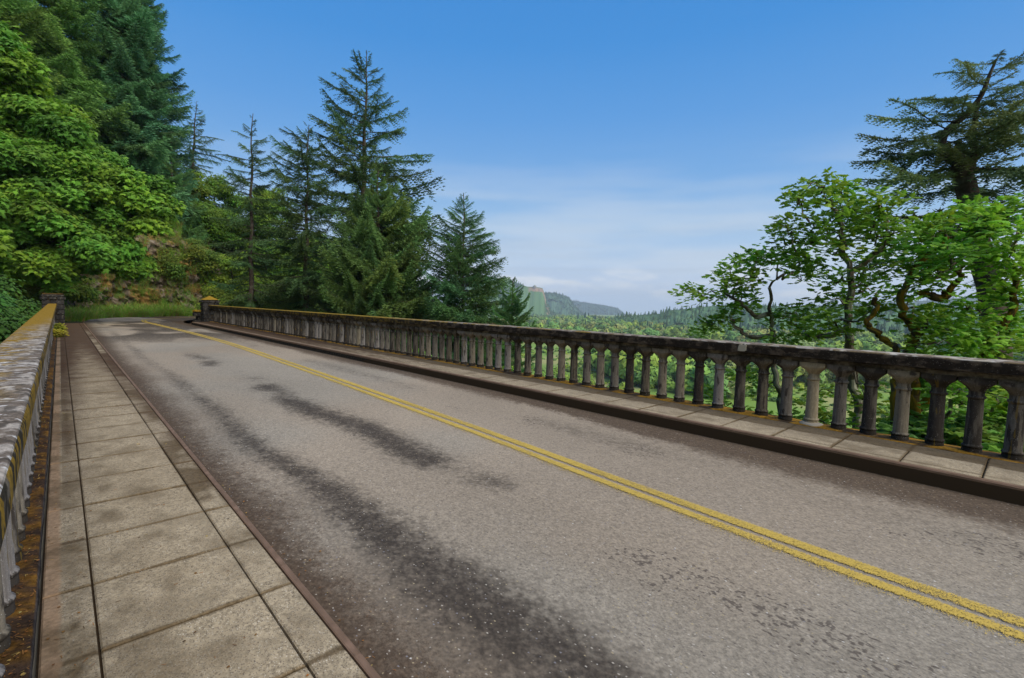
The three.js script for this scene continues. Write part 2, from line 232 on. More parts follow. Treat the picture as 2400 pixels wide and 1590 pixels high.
function perimeter(sec) { const per = [0]; for (let i = 1; i <= sec.length; i++) per.push(per[i - 1] + Math.hypot(sec[i % sec.length][0] - sec[i - 1][0], sec[i % sec.length][1] - sec[i - 1][1])); return per; }
function railGeo(x0, x1, y0, y1, zs, ze, skew, colour, wob = 0.004) {
  const sec = railSection(x0, x1, y0, y1);
  const zsList = []; for (let z = zs; z > ze; z -= (z > -9 ? 0.035 : 0.12)) zsList.push(z); zsList.push(ze);
  const p = [], uv = [], col = [], ix = [], k = sec.length, per = perimeter(sec);
  for (const z of zsList) sec.forEach(([x, y, f], i) => { const sx = skew ? skew(z) : 0, n = (fbm3(x * 5, y * 9, z * 5, 3) - 0.5) * 2 * wob, e = 0; p.push(x + sx + (f === 'L' ? -n : f === 'R' ? n : 0), y + (f === 'T' ? n + e : 0), z); uv.push(per[i], z); if (colour) col.push(...colour(f, x, y, z)); });
  for (let j = 0; j < zsList.length - 1; j++) for (let i = 0; i < k; i++) { const a = j * k + i, c = j * k + (i + 1) % k; ix.push(a, c, a + k, a + k, c, c + k); }
  const last = (zsList.length - 1) * k; for (let i = 1; i < k - 1; i++) ix.push(0, i + 1, i, last, last + i, last + i + 1);
  const g = toCreasedNormals(geoFrom(p, ix, uv, colour ? col : null), 0.5); if (!colour) { const q = g.attributes.position; let s = 0, cur = -1; for (let i = 0; i <= q.count; i += 3) { const m = i < q.count && q.getZ(i) > -7.6 ? 0 : 1; if (m !== cur || i === q.count) { if (cur >= 0) g.addGroup(s, i - s, cur); s = i; cur = m; } } } return g;
}
// the rail's own weathering, painted on its unrolled outline: a fine sheet for the near metres, a coarser one beyond
function railMats(x0, x1, y0, y1, colour) {
  const sec = railSection(x0, x1, y0, y1), per = perimeter(sec), total = per[sec.length];
  const at = (p, z) => { let i = 0; while (i < sec.length - 1 && p > per[i + 1]) i++; const a = sec[i], b = sec[(i + 1) % sec.length], t = (p - per[i]) / (per[i + 1] - per[i]); const f = a[2] === b[2] ? a[2] : t < 0.5 ? a[2] : b[2]; return colour(f, mix(a[0], b[0], t), mix(a[1], b[1], t), z); };
  return [[-7.9, 9.6], [-34.5, 27.3]].map(([z0, len]) => std({ map: colourMap(512, 2048, 0, z0, total, len, at), bumpMap: concreteGrain, bumpScale: 0.006, roughness: 0.92 }));
}
// baluster: turned shaft with two rings, square capital whose chamfers meet the next one in a pointed arch
const balusterGeo = (() => {
  const lathe = new THREE.LatheGeometry([[0.0, 0.0], [0.083, 0.0], [0.083, 0.012], [0.080, 0.052], [0.076, 0.056], [0.086, 0.064], [0.086, 0.078], [0.0755, 0.086], [0.0715, 0.10], [0.0675, 0.30], [0.0635, 0.60], [0.0645, 0.606], [0.075, 0.613], [0.079, 0.625], [0.075, 0.637], [0.0635, 0.643], [0.0635, 0.70], [0.066, 0.72]].map(([r, y]) => new THREE.Vector2(Math.max(r, 0.0001), y)), 20);
  const rings = [[0.064, 0.066, 0.695, 2.1], [0.078, 0.078, 0.722, 2.6], [0.102, 0.10, 0.752, 4], [0.126, 0.108, 0.776, 7], [0.142, 0.112, 0.79, 12], [0.1475, 0.113, 0.80, 16], [0.1475, 0.113, 0.852, 16]], n = 24, p = [], uv = [], ix = [];
  for (const [az, ax, y, e] of rings) for (let i = 0; i <= n; i++) { const t = i / n * 2 * Math.PI, c = Math.cos(t), s = Math.sin(t), k = Math.pow(Math.abs(c) ** e + Math.abs(s) ** e, -1 / e); p.push(ax * c * k, y, az * s * k); uv.push(i / n, y / 0.86); }
  for (let j = 0; j < rings.length - 1; j++) for (let i = 0; i < n; i++) { const a = j * (n + 1) + i, b = a + n + 1; ix.push(a, b, a + 1, a + 1, b, b + 1); }
  const cap = geoFrom(p, ix, uv); cap.computeVertexNormals();
  const u = lathe.attributes.uv; for (let i = 0; i < u.count; i++) u.setY(i, lathe.attributes.position.getY(i) / 0.86);
  const g = mergeGeometries([lathe.toNonIndexed(), cap.toNonIndexed()]); return g;
})();
const weathered = (seed, black, streak, tone, warm) => std({ bumpMap: concreteGrain, bumpScale: 0.004, roughness: 0.92, map: colourMap(256, 512, 0, 0, 1, 1, (u, v) => {
  const a = u * 2 * Math.PI, x = Math.cos(a) * 0.5, z = Math.sin(a) * 0.5, f = h3(Math.floor(u * 190), Math.floor(v * 380), seed), m = fbm3(x * 9 + seed, v * 18, z * 9, 3), st = fbm3(x * 10 + seed * 3, v * 1.6, z * 10, 4), blot = fbm3(x * 4 + seed * 7, v * 5, z * 4, 4);
  const l = (0.42 + 0.4 * f + 0.75 * m) * tone * 0.88 * (0.8 + 0.4 * st); let c = [l * (1.0 + 0.05 * warm), l * (0.885 - 0.01 * warm), l * (0.745 - 0.16 * warm)];
  const dk = Math.max(ss(0.62 - 0.26 * black, 0.72 - 0.2 * black, blot + 0.3 * (m - 0.5)), streak * ss(0.5, 0.68, st + 0.25 * (m - 0.5))); c = mix3(c, [0.030 + 0.03 * m, 0.026 + 0.022 * m, 0.022 + 0.018 * m], 0.9 * dk);
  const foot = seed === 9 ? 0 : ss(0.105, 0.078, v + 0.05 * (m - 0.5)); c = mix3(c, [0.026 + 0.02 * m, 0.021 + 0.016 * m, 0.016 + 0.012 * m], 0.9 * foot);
  if (f > 0.994 && seed !== 9) c = [0.62, 0.62, 0.56]; if (seed % 3 === 1 && ss(0.66, 0.72, fbm3(x * 6, v * 4 + seed, z * 6, 3)) > 0.5) c = mix3(c, [0.20, 0.13, 0.02], 0.6);
  return c; }) });
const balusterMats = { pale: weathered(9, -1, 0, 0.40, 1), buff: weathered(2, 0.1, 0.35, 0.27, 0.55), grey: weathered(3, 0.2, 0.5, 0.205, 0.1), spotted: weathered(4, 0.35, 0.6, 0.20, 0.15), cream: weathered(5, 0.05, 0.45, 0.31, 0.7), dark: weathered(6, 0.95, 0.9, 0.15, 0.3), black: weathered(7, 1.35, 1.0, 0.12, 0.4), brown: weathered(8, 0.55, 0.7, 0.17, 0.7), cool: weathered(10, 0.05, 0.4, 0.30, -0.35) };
const mossAt = (x, z, k) => ss(0.46, 0.60, fbm(x * 3 + k, z * 2.2, 4) * 0.62 + 0.38 * vn(x * 22, z * 22));
{
  // valley side
  const b = group('balustrade', 6.99, 0, 0); tag(b, 'long blackened concrete balustrade with open balusters on the valley side', 'balustrade');
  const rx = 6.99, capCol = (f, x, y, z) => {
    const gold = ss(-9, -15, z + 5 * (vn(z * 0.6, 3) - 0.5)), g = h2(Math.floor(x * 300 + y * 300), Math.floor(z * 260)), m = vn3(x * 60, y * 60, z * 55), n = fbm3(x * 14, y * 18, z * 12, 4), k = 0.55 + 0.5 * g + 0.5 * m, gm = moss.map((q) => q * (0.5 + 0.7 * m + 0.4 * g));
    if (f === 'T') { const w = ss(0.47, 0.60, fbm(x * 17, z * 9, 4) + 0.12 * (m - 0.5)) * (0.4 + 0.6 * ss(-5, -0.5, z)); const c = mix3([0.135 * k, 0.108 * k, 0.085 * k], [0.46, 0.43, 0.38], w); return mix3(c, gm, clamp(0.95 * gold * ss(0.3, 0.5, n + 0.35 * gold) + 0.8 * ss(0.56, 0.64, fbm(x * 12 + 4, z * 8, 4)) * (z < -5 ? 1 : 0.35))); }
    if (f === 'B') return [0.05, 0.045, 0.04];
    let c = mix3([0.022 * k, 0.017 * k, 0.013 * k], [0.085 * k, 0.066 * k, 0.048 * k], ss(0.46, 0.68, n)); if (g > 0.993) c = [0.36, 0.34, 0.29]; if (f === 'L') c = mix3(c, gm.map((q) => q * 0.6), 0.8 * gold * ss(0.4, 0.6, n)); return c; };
  const off = (g) => { g.translate(-rx, 0, 0); return g; };
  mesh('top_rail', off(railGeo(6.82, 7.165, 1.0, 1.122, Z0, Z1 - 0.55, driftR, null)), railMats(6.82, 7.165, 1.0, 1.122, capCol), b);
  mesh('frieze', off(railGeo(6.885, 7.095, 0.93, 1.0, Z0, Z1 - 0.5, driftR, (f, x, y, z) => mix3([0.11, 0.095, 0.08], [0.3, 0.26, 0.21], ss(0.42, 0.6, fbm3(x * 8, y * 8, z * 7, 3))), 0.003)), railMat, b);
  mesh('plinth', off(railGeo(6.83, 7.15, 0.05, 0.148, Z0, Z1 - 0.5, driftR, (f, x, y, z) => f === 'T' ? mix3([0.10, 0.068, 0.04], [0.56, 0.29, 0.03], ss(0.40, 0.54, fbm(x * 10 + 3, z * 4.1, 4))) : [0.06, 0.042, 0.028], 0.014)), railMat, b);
  const seq = ['spotted', 'dark', 'black', 'cream', 'dark', 'grey', 'pale', 'grey', 'brown', 'dark', 'cool', 'black', 'buff', 'buff', 'brown', 'black', 'grey', 'buff', 'grey', 'brown', 'buff', 'grey', 'grey'], r = rng(12), pool = ['grey', 'buff', 'grey', 'cool', 'brown', 'grey', 'spotted', 'buff', 'dark', 'cream'];
  const zN = -0.087, n1 = Math.floor((Z0 - zN) / 0.3), n2 = Math.floor((zN - Z1) / 0.3);
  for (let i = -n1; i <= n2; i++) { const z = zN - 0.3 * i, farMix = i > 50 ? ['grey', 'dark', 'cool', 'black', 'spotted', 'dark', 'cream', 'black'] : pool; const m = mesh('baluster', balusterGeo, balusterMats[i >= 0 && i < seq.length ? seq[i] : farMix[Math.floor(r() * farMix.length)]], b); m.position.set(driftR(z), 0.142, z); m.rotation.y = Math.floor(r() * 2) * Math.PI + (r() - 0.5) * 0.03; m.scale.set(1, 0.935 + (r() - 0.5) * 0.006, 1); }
  // fresh mortar at the foot of the new baluster, mortar patch on the rail
  const col = new THREE.LatheGeometry([[0.0001, 0.026], [0.085, 0.026], [0.115, 0.016], [0.135, 0.003], [0.13, -0.006]].map(([a, y]) => new THREE.Vector2(a, y)), 26); const cp = col.attributes.position; for (let i = 0; i < cp.count; i++) { const a = Math.atan2(cp.getZ(i), cp.getX(i)), k = 1 + 0.16 * (vn(Math.cos(a) * 2.2 + 5, Math.sin(a) * 2.2) - 0.5) * (cp.getY(i) < 0.02 ? 1.6 : 0); cp.setX(i, cp.getX(i) * k); cp.setZ(i, cp.getZ(i) * k * 1.05); } col.computeVertexNormals();
  const mortar = mesh('mortar_collar', col, std({ color: new THREE.Color(0.40, 0.35, 0.27), bumpMap: concreteGrain, bumpScale: 0.005 }), b); mortar.position.set(-0.02 + driftR(-1.88), 0.148, -1.887); mortar.userData.label = 'pale fresh mortar ring at the foot of the new baluster';
  const ps = new THREE.Shape(); [[-0.055, -0.042], [-0.02, -0.047], [0.03, -0.044], [0.052, -0.03], [0.05, 0.01], [0.056, 0.032], [0.03, 0.044], [0.012, 0.03], [-0.015, 0.045], [-0.04, 0.036], [-0.052, 0.005]].forEach(([a, c], i) => i ? ps.lineTo(a, c) : ps.moveTo(a, c));
  const patch = mesh('mortar_patch', new THREE.ExtrudeGeometry(ps, { depth: 0.006, bevelEnabled: true, bevelSize: 0.004, bevelThickness: 0.003, bevelSegments: 2 }), std({ color: new THREE.Color(0.40, 0.37, 0.29), bumpMap: concreteGrain, bumpScale: 0.004 }), b); patch.rotation.y = -Math.PI / 2; patch.position.set(6.82 - rx - 0.002, 1.062, -2.72);
}
{
  // hillside
  const b = group('balustrade', -0.28, 0, 0); tag(b, 'lichen-grey balustrade beside the sidewalk with golden moss on its top rail', 'balustrade');
  const off = (g) => { g.translate(0.28, 0, 0); return g; };
  const cap = (f, x, y, z) => {
    const g = h2(Math.floor(x * 330 + y * 330), Math.floor(z * 250)), m = vn3(x * 70, y * 70, z * 60), n = fbm3(x * 15, y * 16, z * 12, 4), k = 0.5 + 0.55 * g + 0.55 * m, gm = [0.215, 0.130, 0.014].map((q) => q * (0.45 + 0.75 * m + 0.45 * g));
    if (f === 'T') {
      const gold = clamp(ss(-4.5, -13, z + 6 * (fbm(x * 5, z * 0.7, 3) - 0.5) + 9 * (x + 0.28)) * ss(0.24, 0.5, n + 0.3) + 0.9 * ss(0.52, 0.60, fbm(x * 11 + 5, z * 9, 4)) * ss(0.16, -0.10, x + 0.28) * ss(1.5, -1.5, z));
      let c = mix3([0.125 * k, 0.100 * k, 0.078 * k], [0.30 * k, 0.265 * k, 0.225 * k], ss(0.40, 0.62, n)); c = mix3(c, [0.58, 0.56, 0.52], 0.8 * ss(0.655, 0.71, fbm(x * 10, z * 24, 4) + 0.12 * (m - 0.5))); c = mix3(c, [0.05, 0.042, 0.033], 0.7 * ss(0.58, 0.66, fbm(x * 24 + 7, z * 20, 3))); return mix3(c, gm, gold); }
    if (f === 'R') { const s = fbm(z * 17, y * 3, 4) + 0.15 * (m - 0.5); let c = mix3([0.03 * k, 0.025 * k, 0.016 * k], [0.12 * k, 0.10 * k, 0.075 * k], ss(0.5, 0.66, n)); return mix3(c, gm.map((q) => q * 1.05), 0.85 * ss(0.46, 0.56, s)); }
    return mix3([0.05, 0.042, 0.03], mossDark, ss(0.4, 0.6, n)); };
  mesh('top_rail', off(railGeo(-0.44, -0.117, 1.018, 1.12, Z0, Z1 + 0.2, null, null, 0.003)), railMats(-0.44, -0.117, 1.018, 1.12, cap), b);
  mesh('frieze', off(railGeo(-0.375, -0.185, 0.93, 1.018, Z0, Z1 + 0.2, null, (f, x, y, z) => mix3([0.12, 0.10, 0.07], [0.36, 0.32, 0.26], ss(0.42, 0.6, fbm3(x * 8, y * 8, z * 7, 3))), 0.003)), railMat, b);
  mesh('plinth', off(railGeo(-0.44, -0.128, 0.05, 0.15, Z0, Z1 + 0.2, null, (f, x, y, z) => f === 'T' ? mix3([0.085, 0.05, 0.03], [0.25, 0.12, 0.02], ss(0.46, 0.62, fbm(x * 14 + 3, z * 9.1, 4))) : [0.12, 0.11, 0.11], 0.008)), railMat, b);
  const r = rng(44), pool = ['cool', 'cool', 'grey', 'cream', 'cool', 'spotted', 'grey', 'buff'];
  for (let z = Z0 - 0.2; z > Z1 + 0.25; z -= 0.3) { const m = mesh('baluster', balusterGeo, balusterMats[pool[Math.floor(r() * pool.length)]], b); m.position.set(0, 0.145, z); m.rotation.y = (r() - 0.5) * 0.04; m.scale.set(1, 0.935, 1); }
}

// ---------------------------------------------------------------- stone end pillars and the low wall
const stoneMats = [0, 1, 2, 3].map((k) => std({ bumpMap: concreteGrain, bumpScale: 0.01, map: colourMap(128, 128, 0, 0, 0.5, 0.5, (x, y) => { const n = fbm(x * 14 + k * 9, y * 14, 4), f = h2(x * 300 + k, y * 300), w = ss(0.62, 0.7, fbm(x * 18 + k, y * 18 + 5, 3)); const l = 0.008 + 0.024 * n + 0.008 * f + 0.004 * k; return mix3([l, l * 0.93, l * 0.88], [0.12, 0.11, 0.085], 0.5 * w); }) }));
const mossMat = std({ roughness: 1, bumpMap: concreteGrain, bumpScale: 0.02, map: colourMap(256, 256, 0, 0, 0.6, 0.6, (x, y) => { const n = fbm(x * 30, y * 30, 4), f = h2(x * 420, y * 420), k = 0.5 + 0.6 * n + 0.3 * f; return [0.26 * k, 0.165 * k, 0.02 * k]; }) });
const brownMoss = std({ roughness: 1, bumpMap: concreteGrain, bumpScale: 0.02, map: colourMap(128, 128, 0, 0, 0.6, 0.6, (x, y) => { const k = 0.4 + 0.9 * fbm(x * 26, y * 26, 4); return [0.075 * k, 0.045 * k, 0.012 * k]; }) });
function stone(w, h, d, seed, rough = 0.016) {
  const g = new THREE.BoxGeometry(w, h, d, 2, 2, 2), p = g.attributes.position; for (let i = 0; i < p.count; i++) { const x = p.getX(i), y = p.getY(i), z = p.getZ(i), nx = Math.abs(x) > w * 0.4, ny = Math.abs(y) > h * 0.4, nz = Math.abs(z) > d * 0.4, e = nx + ny + nz, k = e === 3 ? 0.84 : e === 2 ? 0.93 : 1; const q = (a) => (vn3(x * 9 + seed * 3 + a, y * 9, z * 9) - 0.5) * 2 * rough; p.setXYZ(i, x * k + q(0), y * (e === 3 ? 0.9 : 0.97) + q(7), z * k + q(13)); }
  const uv = g.attributes.uv; for (let i = 0; i < uv.count; i++) uv.setXY(i, (p.getX(i) + p.getZ(i)) + seed, p.getY(i) + seed * 0.3); g.computeVertexNormals(); return g;
}
function pillar(x, z, y0, hBody, w, label, pyramid) {
  const g = group('stone_pillar', x, y0, z); tag(g, label, 'pillar'); const r = rng(Math.round(x * 10) + 77);
  mesh('core', new THREE.BoxGeometry(w - 0.1, hBody + 0.25, w - 0.1).translate(0, hBody / 2 + 0.05, 0), soilMat, g);
  const rows = 5, put = (yy, hh, half, nst, bump) => { for (let side = 0; side < 4; side++) { const a = side * Math.PI / 2, cuts = [0]; for (let i = 1; i < nst; i++) cuts.push((i + (r() - 0.5) * 0.5) / nst); cuts.push(1); for (let i = 0; i < nst; i++) { const s0 = cuts[i], s1 = cuts[i + 1], len = (s1 - s0) * half * 2 - 0.012, m = mesh('stone', stone(len, hh - 0.014, 0.16, r() * 50), stoneMats[Math.floor(r() * 4)], g); const t = ((s0 + s1) / 2 - 0.5) * half * 2; m.position.set(Math.cos(a) * t + Math.sin(a) * (half - 0.07 + bump), yy + hh / 2, -Math.sin(a) * t + Math.cos(a) * (half - 0.07 + bump)); m.rotation.y = a; } } };
  const hr = hBody / rows; for (let k = 0; k < rows; k++) put(k * hr, hr, w / 2, k % 2 ? 2 : 3, (r() - 0.5) * 0.02);
  put(hBody, 0.13, w / 2 + 0.025, 3, 0.03);
  if (pyramid) { const c = new THREE.ConeGeometry(w * 0.72, 0.24, 4, 4).rotateY(Math.PI / 4).translate(0, hBody + 0.30, 0), p = c.attributes.position; for (let i = 0; i < p.count; i++) p.setY(i, p.getY(i) + 0.02 * (vn3(p.getX(i) * 6, p.getY(i) * 6, p.getZ(i) * 6) - 0.5)); c.computeVertexNormals(); const cap = mesh('cap', c, mossMat, g); cap.userData.label = 'pyramid cap covered in golden moss'; mesh('cap_slab', stone(w * 1.02, 0.07, w * 1.02, 4), stoneMats[0], g).position.y = hBody + 0.155; }
  else { mesh('cap_slab', stone(w * 1.1, 0.13, w * 1.1, 7), stoneMats[1], g).position.y = hBody + 0.19; const mc = mesh('cap', stone(w * 1.02, 0.07, w * 1.02, 9, 0.03), brownMoss, g); mc.position.y = hBody + 0.275; mc.userData.label = 'thin brown moss on top of the pillar'; }
  return g;
}
pillar(-0.25, -33.3, 0.1, 1.22, 0.8, 'dark stone end pillar where the hillside balustrade stops', false);
pillar(6.62, -34.0, 0.06, 1.2, 0.82, 'dark stone pillar with moss-gold pyramid cap at far end of the bridge', true);
{
  const g = group('stone_wall', 6.05, 0, -34.7); tag(g, 'low dark stone wall with mossy top beside the pyramid-capped pillar', 'wall'); const r = rng(8);
  for (let k = 0; k < 3; k++) for (let i = 0; i < 5; i++) { const len = 0.36; const m = mesh('stone', stone(len - 0.01, 0.21, 0.36, r() * 40), stoneMats[Math.floor(r() * 4)], g); m.position.set(0.18 * (k % 2) - 0.02 + 0.05 * i * i * 0.4, 0.12 + k * 0.215, -i * 0.36 + 0.3 - 0.1 * (k % 2)); m.rotation.y = Math.PI / 2 - 0.18 * i; }
  for (let i = 0; i < 5; i++) { const m = mesh('moss_cushion', stone(0.38, 0.1, 0.38, 20 + i, 0.03), mossMat, g); m.position.set(0.02 * i * i, 0.74, -i * 0.36 + 0.28); m.rotation.y = Math.PI / 2 - 0.18 * i; }
}
// ---------------------------------------------------------------- foliage prototypes
const leafMat = (rough = 0.94, tr = 0.36) => new THREE.MeshPhysicalMaterial({ color: 0xffffff, roughness: rough, metalness: 0, transmission: tr, thickness: 0, specularIntensity: 0.3, side: THREE.DoubleSide });
const needleMat = leafMat(0.95, 0.24), broadMat = leafMat(0.94, 0.46), farMat = std({ color: 0xffffff, roughness: 1, side: THREE.DoubleSide });
function tubeInto(out, pts, r0, r1, sides = 6) {             // pts: Vector3[]; appends a tapered tube
  const n = pts.length; let nrm = V(0.31, 0.11, 0.94);
  const start = out.pos.length / 3; let len = 0;
  for (let i = 0; i < n; i++) {
    const t = (i < n - 1 ? pts[i + 1].clone().sub(pts[i]) : pts[i].clone().sub(pts[i - 1])).normalize(); if (i) len += pts[i].distanceTo(pts[i - 1]);
    nrm = nrm.clone().sub(t.clone().multiplyScalar(nrm.dot(t))); if (nrm.lengthSq() < 1e-4) nrm = V(1, 0.3, 0).sub(t.clone().multiplyScalar(t.x)); nrm.normalize(); const bn = t.clone().cross(nrm), r = mix(r0, r1, i / (n - 1));
    for (let k = 0; k <= sides; k++) { const a = k / sides * 2 * Math.PI, c = Math.cos(a), s = Math.sin(a), rr = r * (1 + 0.16 * (vn3(pts[i].x * 3 + k * 1.7, pts[i].y * 2.5, pts[i].z * 3) - 0.5)); out.pos.push(pts[i].x + (nrm.x * c + bn.x * s) * rr, pts[i].y + (nrm.y * c + bn.y * s) * rr, pts[i].z + (nrm.z * c + bn.z * s) * rr); out.uv.push(k / sides * 0.6, len); }
  }
  for (let i = 0; i < n - 1; i++) for (let k = 0; k < sides; k++) { const a = start + i * (sides + 1) + k, b = a + sides + 1; out.idx.push(a, a + 1, b, b, a + 1, b + 1); }
}
const newOut = () => ({ pos: [], uv: [], idx: [] });
function outGeo(o) { const g = geoFrom(o.pos, o.idx, o.uv); g.computeVertexNormals(); return g; }
const tri = (a, p, q, r) => a.push(p.x, p.y, p.z, q.x, q.y, q.z, r.x, r.y, r.z);
// fir bough along +x, one unit long: axis, flat side twigs, needle tufts
function boughGeo(seed, { twigs = 20, needle = 0.05, width = 0.34, droop = 0.10, hang = 0.05, fuzz = 1, sag = 0.18, miss = 0.06 }) {
  const r = rng(seed), a = [], wood = newOut(), axis = (s) => V(s, -droop * Math.sin(s * 2.2) + droop * 1.5 * s * s * s, 0.03 * Math.sin(s * 5 + seed));
  tubeInto(wood, [0, 0.2, 0.4, 0.6, 0.8, 0.97].map(axis), 0.0125, 0.0028, 4);
  const tuft = (p, d, l) => { const side = V(r() - 0.5, r() - 0.5, r() - 0.5).cross(d).normalize().multiplyScalar(l * 0.17); tri(a, p.clone().add(side), p.clone().sub(side), p.clone().addScaledVector(d, l)); };
  const brush = (p0, dir, len) => { const n = Math.max(2, Math.round(len / 0.027)); for (let i = 0; i <= n; i++) { const q = i / n, p = p0.clone().addScaledVector(dir, len * q); p.y -= hang * q * q * len * 4; for (let k = 0; k < 3; k++) { const sgn = k === 2 ? 0 : k ? 1 : -1, lat = V(-dir.z, 0, dir.x).multiplyScalar(sgn), d = dir.clone().multiplyScalar(0.75 + 0.3 * q).addScaledVector(lat, 0.8).add(V((r() - 0.5) * 0.4, (r() - 0.5) * 0.55 * fuzz + (sgn ? 0 : 0.45), (r() - 0.5) * 0.4)).normalize(); tuft(p, d, needle * (0.65 + 0.6 * r())); } } };
  for (let i = 0; i < twigs; i++) for (const sg of [-1, 1]) { const s = 0.10 + 0.88 * (i + 0.25 * sg + r() * 0.4) / twigs, len = width * Math.pow(1 - s, 0.75) * ss(0.0, 0.3, s) * (0.65 + 0.6 * r()) + 0.03; if (r() < miss) continue; const d = V(0.62 + 0.3 * r(), (r() - 0.75) * sag * 1.7, sg * (0.45 + 0.5 * r())).normalize(); const p0 = axis(s); brush(p0, d, len); if (len > 0.13) { const mid = p0.clone().addScaledVector(d, len * 0.5); brush(mid, V(d.x + 0.7, d.y, d.z * 0.4).normalize(), len * 0.42); brush(mid, V(d.x * 0.3, d.y, d.z).normalize(), len * 0.36); } }
  for (let i = 0; i < 14; i++) { const s = 0.4 + 0.6 * i / 14; brush(axis(s), V(1, 0.05, 0), 0.05); }
  return { leaf: geoFrom(a, null), wood: outGeo(wood) };
}
const boughs = [boughGeo(1, {}), boughGeo(2, { width: 0.4, droop: 0.14 }), boughGeo(3, { width: 0.3, twigs: 17, droop: 0.06 })];
const airyBoughs = [boughGeo(5, { width: 0.30, twigs: 15, droop: 0.02, needle: 0.044, hang: 0.12, sag: 0.4, miss: 0.2 }), boughGeo(6, { width: 0.34, twigs: 14, droop: 0.07, needle: 0.046, hang: 0.15, sag: 0.5, miss: 0.22 }), boughGeo(7, { width: 0.26, twigs: 14, droop: -0.03, needle: 0.042, hang: 0.1, sag: 0.35, miss: 0.25 })];
const softBoughs = [boughGeo(11, { width: 0.44, twigs: 24, hang: 0.13, droop: 0.17, needle: 0.046 }), boughGeo(12, { width: 0.38, twigs: 24, hang: 0.17, droop: 0.2, needle: 0.046 })];
// leaves
const MAPLE = [[0, -0.12], [0.16, -0.2], [0.5, -0.16], [0.34, 0.06], [0.62, 0.3], [0.3, 0.32], [0.2, 0.46], [0, 0.82], [-0.2, 0.46], [-0.3, 0.32], [-0.62, 0.3], [-0.34, 0.06], [-0.5, -0.16], [-0.16, -0.2]];
const OAK = [[0, -0.1], [0.1, 0.05], [0.26, 0.16], [0.16, 0.28], [0.36, 0.42], [0.2, 0.54], [0.34, 0.74], [0.14, 0.8], [0, 1], [-0.14, 0.8], [-0.34, 0.74], [-0.2, 0.54], [-0.36, 0.42], [-0.16, 0.28], [-0.26, 0.16], [-0.1, 0.05]];
const OVAL = [[0, -0.1], [0.26, 0.2], [0.3, 0.5], [0, 1], [-0.3, 0.5], [-0.26, 0.2]];
function sprayGeo(seed, shape, n, size, spread, flat, tilt = -0.3, messy = 0.9) {
  const r = rng(seed), a = [], c = shape.reduce((s, [x, y]) => [s[0] + x / shape.length, s[1] + y / shape.length], [0, 0]);
  for (let i = 0; i < n; i++) {
    const ang = i * 2.4 + r(), rad = spread * Math.sqrt((i + 0.6) / n) * (0.7 + 0.5 * r()), pos = V(Math.cos(ang) * rad, (r() - 0.5) * spread * flat - rad * 0.25, Math.sin(ang) * rad);
    const out = V(Math.cos(ang), tilt - 0.5 * r(), Math.sin(ang)).normalize(), up = V((r() - 0.5) * messy, 1, (r() - 0.5) * messy).normalize(), lat = out.clone().cross(up).normalize(), nn = lat.clone().cross(out).normalize(), s = size * (0.55 + 0.8 * r());
    const P = ([x, y], lift) => pos.clone().addScaledVector(lat, x * s).addScaledVector(out, y * s).addScaledVector(nn, lift * s);
    const ce = P([c[0], c[1]], 0.08); shape.forEach((q, k) => { const w = shape[(k + 1) % shape.length]; tri(a, ce, P(q, -0.25 * Math.abs(q[0])), P(w, -0.25 * Math.abs(w[0]))); });
  }
  return geoFrom(a, null);
}
const mapleSprays = [sprayGeo(21, MAPLE, 18, 0.22, 0.52, 0.8, -0.1, 2.0), sprayGeo(22, MAPLE, 16, 0.24, 0.5, 0.9, 0.05, 2.4), sprayGeo(23, MAPLE, 14, 0.2, 0.55, 0.7, -0.3, 1.6)], oakSprays = [sprayGeo(31, OAK, 10, 0.118, 0.15, 1.2, 0.35), sprayGeo(32, OAK, 9, 0.122, 0.16, 1.3, 0.45)], bushSprays = [sprayGeo(41, OVAL, 20, 0.17, 0.42, 0.8), sprayGeo(42, OVAL, 18, 0.2, 0.45, 0.8)];
const colour = (c, r, v = 0.3) => { const k = 1 + (r() - 0.5) * 2 * v, w = (r() - 0.5) * 0.35; return new THREE.Color(c[0] * k * (1 + w), c[1] * k, c[2] * k * (1 - w)); };
const bark = (a, b, s) => std({ roughness: 1, bumpMap: greyMap(256, 0.6, (x, y) => fbm(x * 40 + s, y * 9, 3)), bumpScale: 0.02, map: colourMap(256, 512, 0, 0, 0.6, 1.4, (x, y) => { const n = fbm(x * 30 + s, y * 7, 4), m = ss(0.5, 0.62, fbm(x * 6 + s, y * 5, 3)); const c = mix3(a.map((q) => q * (0.6 + 0.8 * n)), b.map((q) => q * (0.6 + 0.8 * n)), m); return c; }) });
const firBark = bark([0.085, 0.065, 0.052], [0.12, 0.105, 0.085], 1), oakBark = bark([0.16, 0.13, 0.095], [0.36, 0.35, 0.27], 2), mossBark = bark([0.24, 0.15, 0.015], [0.10, 0.07, 0.03], 3), mapleBark = bark([0.07, 0.055, 0.04], [0.05, 0.06, 0.02], 4);

